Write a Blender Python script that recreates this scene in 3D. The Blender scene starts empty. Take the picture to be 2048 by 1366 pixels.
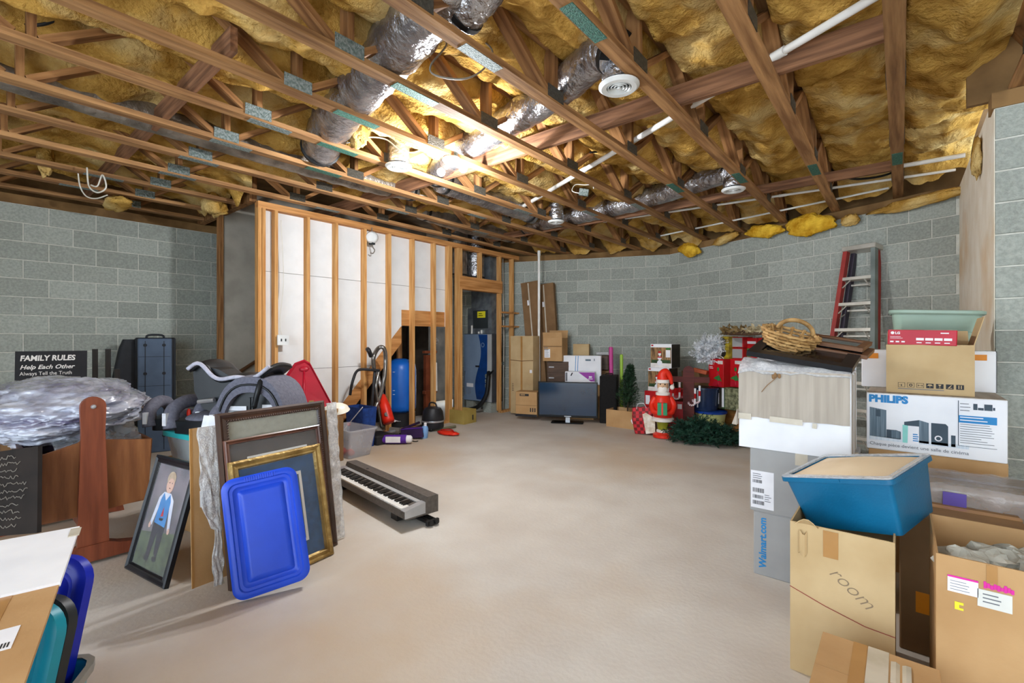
import bpy, bmesh, math, random
from mathutils import Vector, Matrix, Euler, noise
random.seed(7)
SC = bpy.context.scene
COL = SC.collection
PI = math.pi
R = math.radians

# ------------------------------------------------------------------ camera
# room axes: +Y runs along the floor trusses, +X to the right, camera stands at the origin
YAW = R(39.6); HC = 1.37; FPX = 940.0
cam_d = bpy.data.cameras.new('camera')
cam_d.sensor_fit = 'HORIZONTAL'; cam_d.sensor_width = 36.0
cam_d.lens = FPX / 2048 * 36.0
cam_d.shift_y = -6.0 / 2048
cam_d.clip_start = 0.02
cam = bpy.data.objects.new('camera', cam_d); COL.objects.link(cam)
cam.location = (0, 0, HC); cam.rotation_euler = (R(90), 0, YAW)
SC.camera = cam

# ------------------------------------------------------------------ world, light, exposure
W = bpy.data.worlds.new('world'); SC.world = W; W.use_nodes = True
_bg = W.node_tree.nodes['Background']
_bg.inputs[0].default_value = (0.76, 0.88, 1.0, 1); _bg.inputs[1].default_value = 3.3
SC.view_settings.view_transform = 'Standard'; SC.view_settings.look = 'None'
SC.view_settings.gamma = 1.0; SC.view_settings.use_curve_mapping = False
SC.view_settings.exposure = 1.04
SC.cycles.max_bounces = 8; SC.cycles.diffuse_bounces = 5
SC.cycles.sample_clamp_indirect = 6.0
BULB_W = 52.0

# ------------------------------------------------------------------ surveying helpers (metres, pixels of the 2048x1366 frame)
_C, _S = math.cos(YAW), math.sin(YAW)
def D(px, py, Z):
    u = (px - 1024) / FPX
    return Vector((u * Z * _C - Z * _S, u * Z * _S + Z * _C, HC - (py - 677) * Z / FPX))
def P(px, py, z=0.0): return D(px, py, FPX * (HC - z) / (py - 677))
def PX(px, py, X): return D(px, py, X / ((px - 1024) / FPX * _C - _S))
def PY(px, py, Y): return D(px, py, Y / ((px - 1024) / FPX * _S + _C))

# ------------------------------------------------------------------ materials
def lin(h):
    if not isinstance(h, str): return h
    h = h.lstrip('#'); o = []
    for i in (0, 2, 4):
        c = int(h[i:i+2], 16) / 255
        o.append(c / 12.92 if c <= .04045 else ((c + .055) / 1.055) ** 2.4)
    return tuple(o)
MATS = {}
def mat(name, c1, c2=None, scale=6.0, rough=.6, metal=0.0, bump=0.0, bscale=None, objrand=0.0, stretch=(1, 1, 1),
        spec=.4, detail=4.0, alpha=None, trans=0.0, emit=None, estr=0.0, lo=.35, hi=.65, coord='Object', coat=0.0, ior=1.45, c3=None, s3=1.2, rand_coord=False):
    if name in MATS: return MATS[name]
    m = bpy.data.materials.new(name); m.use_nodes = True
    nt = m.node_tree; b = nt.nodes['Principled BSDF']; N = nt.nodes.new; L = nt.links.new
    c1 = lin(c1); c2 = lin(c2) if c2 else tuple(x * .86 for x in c1)
    tc = N('ShaderNodeTexCoord'); mp = N('ShaderNodeMapping'); mp.inputs['Scale'].default_value = stretch
    L(tc.outputs[coord], mp.inputs[0])
    oi = N('ShaderNodeObjectInfo')
    if rand_coord:
        vm = N('ShaderNodeVectorMath'); vm.operation = 'SCALE'; vm.inputs[0].default_value = (37, 19, 53); L(oi.outputs['Random'], vm.inputs['Scale'])
        L(vm.outputs[0], mp.inputs['Location'])
    n = N('ShaderNodeTexNoise'); n.inputs['Scale'].default_value = scale; n.inputs['Detail'].default_value = detail
    L(mp.outputs[0], n.inputs['Vector'])
    r = N('ShaderNodeValToRGB'); r.color_ramp.elements[0].position = lo; r.color_ramp.elements[1].position = hi
    r.color_ramp.elements[0].color = (*c2, 1); r.color_ramp.elements[1].color = (*c1, 1)
    L(n.outputs[0], r.inputs[0]); out = r.outputs[0]
    if c3:
        n3 = N('ShaderNodeTexNoise'); n3.inputs['Scale'].default_value = s3; n3.inputs['Detail'].default_value = 6
        L(mp.outputs[0], n3.inputs['Vector'])
        r3 = N('ShaderNodeValToRGB'); r3.color_ramp.elements[0].position = .5; r3.color_ramp.elements[1].position = .72
        L(n3.outputs[0], r3.inputs[0])
        mx = N('ShaderNodeMixRGB'); mx.inputs[2].default_value = (*lin(c3), 1)
        L(r3.outputs[0], mx.inputs[0]); L(out, mx.inputs[1]); out = mx.outputs[0]
    if objrand:
        hs = N('ShaderNodeHueSaturation'); mr = N('ShaderNodeMapRange')
        mr.inputs['To Min'].default_value = 1 - objrand; mr.inputs['To Max'].default_value = 1 + objrand
        L(oi.outputs['Random'], mr.inputs['Value']); L(mr.outputs[0], hs.inputs['Value']); L(out, hs.inputs['Color']); out = hs.outputs[0]
    L(out, b.inputs['Base Color'])
    b.inputs['Roughness'].default_value = rough; b.inputs['Metallic'].default_value = metal
    b.inputs['Specular IOR Level'].default_value = spec; b.inputs['IOR'].default_value = ior
    if coat: b.inputs['Coat Weight'].default_value = coat; b.inputs['Coat Roughness'].default_value = .1
    if trans: b.inputs['Transmission Weight'].default_value = trans
    if alpha is not None: b.inputs['Alpha'].default_value = alpha
    if emit: b.inputs['Emission Color'].default_value = (*lin(emit), 1); b.inputs['Emission Strength'].default_value = estr
    if bump:
        nb = N('ShaderNodeTexNoise'); nb.inputs['Scale'].default_value = bscale or scale * 6; nb.inputs['Detail'].default_value = 5
        L(mp.outputs[0], nb.inputs['Vector'])
        bp = N('ShaderNodeBump'); bp.inputs['Strength'].default_value = bump; bp.inputs['Distance'].default_value = .02
        L(nb.outputs[0], bp.inputs['Height']); L(bp.outputs[0], b.inputs['Normal'])
    MATS[name] = m
    return m

# ------------------------------------------------------------------ mesh builder
class MB:
    def __init__(s): s.v = []; s.f = []
    def add(s, vs, fs, M=None):
        o = len(s.v)
        s.v += [tuple(M @ Vector(v)) if M is not None else tuple(v) for v in vs]
        s.f += [tuple(i + o for i in f) for f in fs]; return s
    def box(s, a, b, M=None):            # min corner, max corner
        x0, y0, z0 = a; x1, y1, z1 = b
        return s.add([(x0,y0,z0),(x1,y0,z0),(x1,y1,z0),(x0,y1,z0),(x0,y0,z1),(x1,y0,z1),(x1,y1,z1),(x0,y1,z1)],
                     [(0,3,2,1),(4,5,6,7),(0,1,5,4),(1,2,6,5),(2,3,7,6),(3,0,4,7)], M)
    def cbox(s, c, d, rot=(0, 0, 0)):     # centre, size, euler
        M = Matrix.Translation(c) @ Euler(rot).to_matrix().to_4x4()
        return s.box([-x / 2 for x in d], [x / 2 for x in d], M)
    def bbox(s, a, b, r=.01, M=None, seg=2):   # box with rounded vertical edges and chamfered rims
        x0, y0, z0 = a; x1, y1, z1 = b
        out = s._rr(x0, x1, y0, y1, r, seg + 1); inn = s._rr(x0 + r * .5, x1 - r * .5, y0 + r * .5, y1 - r * .5, r * .6, seg + 1)
        h = min(r * .5, (z1 - z0) * .3)
        return s.loft([[(x, y, z0) for x, y in inn], [(x, y, z0 + h) for x, y in out], [(x, y, z1 - h) for x, y in out], [(x, y, z1) for x, y in inn]], M=M)
    def _rr(s, x0, x1, y0, y1, r, n):
        pts = []
        for cx, cy, a0 in ((x1 - r, y1 - r, 0), (x0 + r, y1 - r, 90), (x0 + r, y0 + r, 180), (x1 - r, y0 + r, 270)):
            for k in range(n): a = R(a0 + 90 * k / max(1, n - 1)); pts.append((cx + r * math.cos(a), cy + r * math.sin(a)))
        return pts
    def loft(s, rings, cap=(True, True), M=None, closed=True):
        n = len(rings[0]); vs = [p for r in rings for p in r]; fs = []
        for i in range(len(rings) - 1):
            for j in range(n if closed else n - 1):
                k = (j + 1) % n; fs.append((i*n+j, i*n+k, (i+1)*n+k, (i+1)*n+j))
        if cap[0]: fs.append(tuple(range(n))[::-1])
        if cap[1]: fs.append(tuple((len(rings)-1)*n + j for j in range(n)))
        return s.add(vs, fs, M)
    def lathe(s, prof, n=20, M=None, c=(0, 0, 0), cap=(True, True)):
        return s.loft([[(c[0] + r * math.cos(2*PI*k/n), c[1] + r * math.sin(2*PI*k/n), c[2] + z) for k in range(n)] for r, z in prof], cap, M)
    def tube(s, pts, r, n=8, cap=True, closed=False):
        pts = [Vector(p) for p in pts]; rs = r if isinstance(r, (list, tuple)) else [r] * len(pts); rings = []; up = None
        for i, p in enumerate(pts):
            if closed: t = pts[(i + 1) % len(pts)] - pts[i - 1]
            else: t = pts[min(i + 1, len(pts) - 1)] - pts[max(i - 1, 0)]
            t = t.normalized() if t.length > 1e-9 else Vector((0, 0, 1))
            if up is None: up = Vector((0, 0, 1)) if abs(t.z) < .9 else Vector((1, 0, 0))
            a = t.cross(up)
            if a.length < 1e-5: a = t.orthogonal()
            a.normalize(); b = a.cross(t).normalized(); up = b
            rings.append([tuple(p + (a * math.cos(2*PI*k/n) + b * math.sin(2*PI*k/n)) * rs[i]) for k in range(n)])
        if closed: rings.append(rings[0]); cap = False
        return s.loft(rings, (cap, cap))
    def prism(s, poly, z0, z1, M=None):    # xy polygon extruded in z
        return s.loft([[(x, y, z0) for x, y in poly], [(x, y, z1) for x, y in poly]], M=M)
    def grid(s, fn, nu, nv, M=None):
        vs = [fn(i / nu, j / nv) for j in range(nv + 1) for i in range(nu + 1)]
        fs = [(j*(nu+1)+i, j*(nu+1)+i+1, (j+1)*(nu+1)+i+1, (j+1)*(nu+1)+i) for j in range(nv) for i in range(nu)]
        return s.add(vs, fs, M)
    def ball(s, c, r, n=12, m=8, fn=None, M=None):
        rx, ry, rz = r if isinstance(r, (list, tuple)) else (r, r, r); rings = []
        for j in range(m + 1):
            t = PI * (j + .001) / (m + .002); ring = []
            for i in range(n):
                a = 2 * PI * i / n; d = Vector((math.sin(t) * math.cos(a), math.sin(t) * math.sin(a), -math.cos(t)))
                k = fn(d) if fn else 1.0
                ring.append((c[0] + d.x*rx*k, c[1] + d.y*ry*k, c[2] + d.z*rz*k))
            rings.append(ring)
        return s.loft(rings, M=M)
    def mesh(s, name, m=None, smooth=False):
        me = bpy.data.meshes.new(name); me.from_pydata(s.v, [], s.f); me.validate()
        if m: me.materials.append(m)
        if smooth:
            me.polygons.foreach_set('use_smooth', [True] * len(me.polygons))
            if smooth != 'all': me.set_sharp_from_angle(angle=R(40))
        me.update(); return me
    def build(s, name, m, parent=None, loc=None, rot=None, smooth=False, solid=0.0):
        bm = bmesh.new(); me = s.mesh(name, m)
        bm.from_mesh(me); bmesh.ops.recalc_face_normals(bm, faces=bm.faces); bm.to_mesh(me); bm.free()
        if smooth:
            me.polygons.foreach_set('use_smooth', [True] * len(me.polygons))
            if smooth != 'all': me.set_sharp_from_angle(angle=R(40))
        o = link(name, me, parent, loc, rot)
        if solid:
            md = o.modifiers.new('thick', 'SOLIDIFY'); md.thickness = solid; md.offset = 0
        return o
def link(name, data, parent=None, loc=None, rot=None):
    o = bpy.data.objects.new(name, data); COL.objects.link(o)
    if parent is not None: o.parent = parent
    if loc is not None: o.location = loc
    if rot is not None: o.rotation_euler = rot
    return o
def tag(o, label, cat, group=None, kind=None):
    if label: o['label'] = label
    if cat: o['category'] = cat
    if group: o['group'] = group
    if kind: o['kind'] = kind
    return o
def thing(name, label, cat, loc=(0, 0, 0), rot=(0, 0, 0), group=None):
    o = link(name, None, None, loc, rot); o.empty_display_size = .1
    return tag(o, label, cat, group)
def struct(o): o['kind'] = 'structure'; return o
def text(parent, s, x, z, size, m, y=-.002, name='lettering', rot=(PI / 2, 0, 0), align='LEFT', shear=0, sx=1.0, ext=.0004, bold=0.0):
    cu = bpy.data.curves.new(name, 'FONT'); cu.body = s; cu.size = size; cu.align_x = align; cu.shear = shear
    cu.extrude = ext; cu.offset = bold; cu.resolution_u = 3; cu.materials.append(m)
    tmp = bpy.data.objects.new(name, cu); COL.objects.link(tmp)
    dg = bpy.context.evaluated_depsgraph_get(); dg.update()
    me = bpy.data.meshes.new_from_object(tmp.evaluated_get(dg)); me.name = name
    bpy.data.objects.remove(tmp); bpy.data.curves.remove(cu)
    o = link(name, me, parent, (x, y, z), rot); o.scale = (sx, 1, 1); return o
def copy_tree(o, parent=None):
    c = o.copy(); COL.objects.link(c); c.parent = parent
    for ch in list(o.children): copy_tree(ch, c)
    return c
def fbm(p, o=3): return noise.fractal(Vector(p), 1.0, 2.0, o)
def smooth_path(pts, n=6):
    pts = [Vector(p) for p in pts]; out = []
    for i in range(len(pts) - 1):
        p0 = pts[max(i - 1, 0)]; p1 = pts[i]; p2 = pts[i + 1]; p3 = pts[min(i + 2, len(pts) - 1)]
        for k in range(n):
            t = k / n
            out.append(.5 * ((2*p1) + (p2-p0)*t + (2*p0-5*p1+4*p2-p3)*t*t + (3*p1-p0-3*p2+p3)*t**3))
    out.append(pts[-1]); return out

# ================================================================== THE SETTING
m_conc = mat('concrete_floor', '#cdc8c0', '#b9b0a6', scale=1.6, rough=.62, bump=.12, bscale=40, detail=9, lo=.3, hi=.7, c3='#bba386', s3=.5, spec=.35)
m_block = mat('concrete_block_face', '#abb0a7', '#979c94', scale=45, rough=.95, bump=.5, bscale=110, objrand=.13, detail=8, spec=.1, rand_coord=True)
m_mortar = mat('mortar', '#d4d4ca', '#c2c2b8', scale=14, rough=.95, bump=.4, bscale=90, spec=.1)
m_wood = mat('truss_lumber', '#b08558', '#7c5838', scale=3.2, rough=.75, stretch=(9, .55, 9), bump=.15, detail=7, objrand=.16, rand_coord=True, spec=.2)
m_web = mat('web_lumber', '#a5784c', '#6f4a2b', scale=3.2, rough=.78, stretch=(9, 9, .7), bump=.12, detail=7, objrand=.2, rand_coord=True, spec=.2)
m_stud = mat('stud_lumber', '#d8a86c', '#b67d43', scale=3.0, rough=.7, stretch=(10, 10, .6), bump=.1, detail=7, objrand=.08, rand_coord=True, spec=.25)
m_board = mat('header_lumber', '#cf955a', '#a8703a', scale=3.0, rough=.7, stretch=(9, .6, 9), bump=.1, detail=7, objrand=.06, rand_coord=True)
m_ply = mat('subfloor', '#8a6a42', '#5f4526', scale=3, rough=.9)
m_insul = mat('fiberglass', '#cfa556', '#8d6426', scale=5.5, rough=1.0, bump=1.0, bscale=42, detail=9, lo=.3, hi=.62, c3='#dcc58c', s3=2.2, spec=.05)
m_insul2 = mat('fiberglass_bright', '#f0c545', '#c08a1e', scale=9, rough=1.0, bump=.8, bscale=45, detail=8, spec=.05)
m_plate = mat('galvanized_plate', '#98a09d', '#5f6f69', scale=60, rough=.6, metal=.3, bump=.8, bscale=160)
m_gplate = mat('green_tinted_plate', '#4f8472', '#2e5a4c', scale=60, rough=.6, metal=.3, bump=.8, bscale=160)
m_drywall = mat('wallboard_back', '#e3e3e2', '#dcdcdb', scale=5, rough=.9, bump=.05, spec=.15)
m_gray_dry = mat('wallboard_grey', '#b3ac9f', '#a19a8e', scale=4, rough=.9)
m_parge = mat('parged_wall', '#f0e8d8', '#e4d8c2', scale=4, rough=.92, bump=.2, bscale=70, c3='#dcb98a', s3=1.3)
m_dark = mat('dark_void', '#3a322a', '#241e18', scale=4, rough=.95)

# ---- floor
struct(MB().box((-8.5, -3.0, -.12), (2.9, 9.2, 0)).build('floor', m_conc))

# ---- concrete block walls
BW, BH, JT = .4064, .2032, .0095
_blk = {}
def block_mesh(L):
    k = round(L, 3)
    if k not in _blk:
        b = .003; x0, x1, z0, z1 = 0, L, 0, BH - JT
        vs = [(x0,0,z0),(x1,0,z0),(x1,0,z1),(x0,0,z1),(x0+b,-.007,z0+b),(x1-b,-.007,z0+b),(x1-b,-.007,z1-b),(x0+b,-.007,z1-b)]
        _blk[k] = MB().add(vs, [(4,5,6,7),(0,1,5,4),(1,2,6,5),(2,3,7,6),(3,0,4,7)]).mesh('concrete_block', m_block)
    return _blk[k]
def block_wall(name, p0, p1, courses=14, start=0.0, lo=0):
    """p0 -> p1 with the visible face on the right-hand side when walking from p0 to p1 (local -Y)"""
    dx, dy = p1[0]-p0[0], p1[1]-p0[1]; L = math.hypot(dx, dy)
    w = MB().box((0, 0, 0), (L, .19, courses*BH)).build(name, m_mortar, None, (p0[0], p0[1], 0), (0, 0, math.atan2(dy, dx))); struct(w)
    for c in range(lo, courses):
        x = -start - (BW/2 if c % 2 else 0)
        while x < L - .02:
            a, b = max(x, 0), min(x + BW - JT, L)
            if b - a > .03:
                link('concrete_block', block_mesh(b - a), w, (a, 0, c*BH + JT/2))
            x += BW
    return w
CB = (-3.12, 8.12)                     # corner between the two back walls
block_wall('wall_back', (-6.95, 6.533), CB, start=.12)
block_wall('wall_back_right', CB, (.47, 6.632), start=.0)
block_wall('wall_right', (.466, 4.30), (2.75, 4.30), start=.03)
block_wall('wall_left', (-7.45, -2.4), (-7.45, 4.2), start=.29)
struct(MB().box((.462, 4.308, 0), (.66, 6.9, 2.93)).build('wall_return', m_parge))
struct(MB().box((2.75, -3.0, 0), (2.9, 4.5, 2.95)).build('wall_side_bounce', m_parge))  # unseen basement wall on the right, put in to bounce light
struct(MB().box((-7.6, -3.0, 0), (-3.3, -2.85, 3.36)).build('wall_front_blocker', m_parge))  # unseen wall added behind the camera to hold daylight off the left wall
# timber plates on the walls
def sill(name, p0, p1, z0=2.845, z1=2.945):
    dx, dy = p1[0]-p0[0], p1[1]-p0[1]; L = math.hypot(dx, dy)
    return struct(MB().box((0, -.01, z0), (L, .15, z1)).build(name, m_ply, None, (p0[0], p0[1], 0), (0, 0, math.atan2(dy, dx))))
sill('trim_1', (-6.95, 6.533), CB); sill('trim_2', CB, (.47, 6.632)); sill('trim_3', (.45, 4.30), (2.75, 4.30)); sill('trim_4', (-7.45, -2.4), (-7.45, 4.2))
# rim above the walls, subfloor
ceil = struct(MB().box((-8.3, -3.0, 3.36), (2.9, 9.0, 3.40)).build('ceiling', m_ply))
def rim(name, p0, p1):
    dx, dy = p1[0]-p0[0], p1[1]-p0[1]; L = math.hypot(dx, dy)
    return struct(MB().box((-.12, .13, 2.945), (L + .12, .17, 3.36)).build(name, m_ply, None, (p0[0], p0[1], 0), (0, 0, math.atan2(dy, dx))))
rim('trim_5', (-6.95, 6.533), CB); rim('trim_6', CB, (.6, 6.58)); rim('trim_7', (-7.45, -2.4), (-7.45, 4.2)); rim('trim_8', (.465, 4.30), (2.75, 4.30))

# ---- floor trusses overhead
TZ0, TZ1 = 2.95, 3.36
def truss_x(i): return -.024 - .60 * i
def back_y(x): return 8.12 - abs(x + 3.12) * .4142
NODES = [-2.04 + 1.16 * k for k in range(10)]       # bottom nodes along Y
_wm = {}
def web_mesh(L):
    k = round(L, 3)
    if k not in _wm: _wm[k] = MB().box((-.044, -.019, 0), (.044, .019, L)).mesh('web', m_web)
    return _wm[k]
m_plate_d = mat('dull_plate', '#5f5a50', '#4a463e', scale=60, rough=.5, metal=.5, bump=.8, bscale=160)
plate_dull = MB().box((-.0022, -.09, -.04), (.0022, .09, .04)).mesh('gusset_plate', m_plate_d)
plate_me = MB().box((-.0022, -.09, -.04), (.0022, .09, .04)).mesh('gusset_plate', m_plate)
splice_me = MB().box((-.036, -.15, -.0015), (.036, .15, .0015)).mesh('splice_plate', m_plate)
gsplice_me = MB().box((-.036, -.17, -.0015), (.036, .17, .0015)).mesh('splice_plate', m_gplate)
ORD = ['first', 'second', 'third', 'fourth', 'fifth', 'sixth', 'seventh', 'eighth', 'ninth', 'tenth', 'eleventh', 'twelfth', 'thirteenth', 'fourteenth']
SPL = {0: [(5.35, 1)], 1: [(5.2, 1)], 2: [(2.05, 1), (5.0, 1)], 3: [(1.93, 0), (4.9, 1)], 4: [(1.95, 1), (5.3, 0)], 5: [(1.9, 1), (3.05, 0), (5.2, 0)], 6: [(1.55, 0), (2.1, 1), (4.6, 0)],
       7: [(1.5, 0), (2.3, 1), (4.4, 0)], 8: [(1.45, 0), (3.6, 0), (5.1, 0)], 9: [(1.45, 0), (3.0, 0)], 10: [(1.0, 0)], 11: [(.9, 0)], 12: []}
for i in range(-1, 13):
    x = truss_x(i); y0 = -2.6
    y1 = 4.36 if i < 0 else (2.22 if i >= 10 else back_y(x) + .10)
    t = thing('floor_truss', 'open-web timber floor truss overhead, %s from the right-hand block pier' % ORD[i + 1], 'floor truss', (x, y0, TZ0), group='timber floor trusses overhead')
    MB().box((-.0445, 0, 0), (.0445, y1 - y0, .038)).build('bottom_chord', m_wood, t)
    MB().box((-.0445, 0, TZ1-TZ0-.038), (.0445, y1 - y0, TZ1-TZ0)).build('top_chord', m_wood, t)
    zb, zt = .036, TZ1 - TZ0 - .034
    for n in NODES:
        if n > y1 - .05: break
        link('web', web_mesh(zt - zb), t, (0, n - y0 + .02, zb))
        for sgn in (-1, 1):
            dy = .56; L = math.hypot(dy, zt - zb)
            if n + sgn*dy > y1: continue
            link('web', web_mesh(L), t, (0, n - y0 + sgn*.05, zb), (-sgn*math.atan2(dy - .05, zt - zb), 0, 0))
        for sx in ((-1, 1) if n > .9 else ()): link('gusset_plate', plate_me if abs(n - 1.44) < .1 and i > 3 else plate_dull, t, (sx*.0467, n - y0 + .01, .055))
    for ys, g in SPL.get(i, []):
        link('splice_plate', gsplice_me if g else splice_me, t, (0, ys - y0, -.0016))

m_plank = mat('plank_lumber', '#94694a', '#5f3f2a', scale=3.2, rough=.8, stretch=(.55, 9, 9), bump=.12, detail=7)
# strongbacks running through the webs
for yy, xa, xb, lab in ((3.17, -7.3, -.07, 'long weathered plank running through all the floor trusses past the lit ceiling lamp'),
                        (.95, -7.3, -2.9, 'dark plank brace crossing the trusses above the wooden cradle'),
                        (5.75, -5.3, -.07, 'dark plank brace crossing the trusses near the stepladder wall')):
    tag(MB().box((0, 0, 0), (xb - xa, .038, .14 if yy < 4 else .1)).build('strongback_plank', m_plank, None, (xa, yy + .075, TZ0 + .04)), lab, 'plank', 'planks bracing the floor trusses')

# ---- fibreglass insulation batts between the trusses
for i in range(-1, 12):
    xr, xl = truss_x(i) - .03, truss_x(i + 1) + .03
    y0 = -2.4; ye = (6.5 if i < 0 else min(back_y(xr), back_y(xl)) + .0)
    if i >= 9: ye = 2.15
    sag = .0 if i < 4 else .05
    def fn(u, v, xr=xr, xl=xl, y0=y0, ye=ye, i=i, sag=sag):
        x = xl + (xr - xl) * u; y = y0 + (ye - y0) * v
        n1 = fbm((x * 1.7, y * 1.5, i * 3.1), 3); n2 = fbm((x * 5, y * 4.5, i), 3); n3 = abs(noise.noise(Vector((x * 3.2, y * 2.6, 7 + i))))
        z = 3.235 - sag + .075 * n1 + .035 * n2 + .07 * n3
        z += .018 * fbm((x * 14, y * 12, i * 2), 3) - .07 * math.sin(u * PI)
        e = max(0.0, (y - (ye - .28)) / .28)
        z -= .24 * e * e * (.75 + .5 * noise.noise(Vector((x * 4, i, 3))))
        if u < .02 or u > .98: z = 3.33
        return (x, y, min(3.35, z))
    b = MB().grid(fn, 26, int((ye - y0) / .038)).build('insulation_batt', m_insul, ceil, smooth='all')

# ---- stair header and enclosure walls
struct(MB().box((-7.45, 2.22, 2.94), (-5.72, 2.30, 3.36)).build('trim_9', m_web))
struct(MB().box((-6.75, 2.27, 0), (-6.66, 5.6, 3.36)).build('wall_stair', m_gray_dry))
struct(MB().box((-6.775, 2.235, 0), (-6.64, 2.268, 2.95)).build('trim_10', m_web))
hr = thing('handrail', 'dark wooden handrail on the grey stair wall', 'handrail', (-6.60, 2.35, .88))
MB().tube([(0, 0, 0), (0, .62, .40)], .022, 8).build('rail', mat('rail_wood', '#5b3a1f', rough=.5), hr)
MB().tube([(-.055, .45, .27), (0, .45, .27)], .009, 6).build('bracket', m_plate, hr)

# ---- stud wall
XS = -5.66
sw = struct(MB().box((XS - .089, 2.30, 0), (XS, 5.36, .038)).build('wall_stud', m_stud))
_sm = {}
def stud(y, z0=.038, z1=2.874, w=.038, d=.089, name='stud', x=XS, parent=sw, m=None):
    k = (round(z1-z0, 3), w, d)
    if k not in _sm: _sm[k] = MB().box((-d, 0, 0), (0, w, z1-z0)).mesh('stud', m or m_stud)
    return link(name, _sm[k], parent, (x, y, z0))
for y in (2.29, 2.335, 2.475, 2.865, 3.245, 3.67, 4.075, 4.50, 4.92, 5.23, 5.27, 5.44): stud(y)
for y in (5.50, 6.50): stud(y)
stud(5.98, 2.42, 2.874)
stud(6.86); stud(7.10, .038, 2.874)
MB().box((XS - .089, 2.29, 2.874), (XS, 7.22, 2.912)).build('top_plate', m_board, sw)
MB().box((XS - .089, 2.29, 2.912), (XS, 7.22, 2.95)).build('top_plate', m_board, sw)
MB().box((XS - .12, 5.478, 2.20), (XS + .004, 6.56, 2.42)).build('header', m_board, sw)
MB().box((XS - .089, 6.54, 0), (XS, 7.2, .038)).build('bottom_plate', m_stud, sw)
for z in (1.58, 1.84): MB().box((XS - .089, 6.538, z), (XS, 7.10, z + .03)).build('blocking', m_board, sw)
MB().box((XS-.10, 4.36, 1.56), (XS - .09, 5.22, 1.80)).build('header', m_board, sw)
# diagonal stair stringer behind the studs: rises away from the camera
s0, s1 = (3.33, .43), (4.36, 1.56)
q = [(s0[0]-.42, s0[1]-.46-.0), (s1[0], s1[1]), (s1[0], s1[1]-.26), (s0[0]-.18, s0[1]-.46)]
MB().add([(XS-.092, a, b) for a, b in q] + [(XS-.13, a, b) for a, b in q], [(0,1,2,3),(7,6,5,4),(0,4,5,1),(1,5,6,2),(2,6,7,3),(3,7,4,0)]).build('stringer', m_board, sw)
# wallboard backs behind the studs, one sheet per horizontal course
def sheet(z0, z1):
    # stair line z = 1.56 + (y-4.36)*slope ; sheet kept above it
    sl = (s1[1]-s0[1]) / (s1[0]-s0[0]); lim = lambda y: s1[1] + (y - s1[0]) * sl
    poly = []
    yl = 2.30; ys = [yl + (5.26 - yl) * k / 60 for k in range(61)]
    bot = [(y, max(z0, lim(y) - .02 if y < 4.36 else 1.56)) for y in ys]
    bot = [(y, z) for y, z in bot if z < z1 - .002]
    poly = bot + [(bot[-1][0], z1), (bot[0][0], z1)]
    M = Matrix(((0, 0, 1, 0), (1, 0, 0, 0), (0, 1, 0, 0), (0, 0, 0, 1)))
    return MB().prism(poly, XS - .106, XS - .093, M)
for z0, z1 in ((.04, .985), (.99, 2.16), (2.165, 2.90)): sheet(z0, z1).build('wallboard', m_drywall, sw)
# space under and behind the stairs
struct(MB().box((-6.655, 2.9, 0), (-6.60, 5.6, 1.75)).build('wall_under_stair_shade', m_dark))  # added dark panel, its colour stands in for the shade under the stairs
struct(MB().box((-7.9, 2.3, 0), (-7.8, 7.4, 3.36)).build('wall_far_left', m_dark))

# ---- ceiling lamp (porcelain holder with bare bulbs), the room's own light
m_porc = mat('porcelain', '#f2f2ee', rough=.3)
m_bulb = mat('bulb_glow', '#ffffff', rough=.3, emit='#eef4ff', estr=55.0)
lp = D(903, 318, 4.12); lp.z = 2.95
lamp = thing('ceiling_lamp', 'lit bare-bulb ceiling lamp with white porcelain holder hanging under the trusses', 'ceiling lamp', lp)
MB().lathe([(.075, 0), (.08, -.02), (.06, -.045), (.04, -.06)], 20).build('lamp_holder', m_porc, lamp, smooth=True)
MB().lathe([(.06, .04), (.06, 0)], 16).build('junction_box', m_plate, lamp)
for bx, by in ((-.085, -.02), (.085, .03)):
    MB().tube([(bx*.3, by*.3, -.05), (bx*.75, by*.75, -.075)], .02, 10).build('socket', m_porc, lamp)
    MB().ball((bx*1.25, by*1.25, -.105), (.036, .036, .036), 14, 10).build('bulb', m_bulb, lamp, smooth='all')
    ld = bpy.data.lights.new('bulb_light', 'POINT'); ld.energy = BULB_W; ld.color = (.93, .96, 1.0); ld.shadow_soft_size = .04
    link('bulb_light', ld, lamp, (bx*1.25, by*1.25, -.17))

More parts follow.
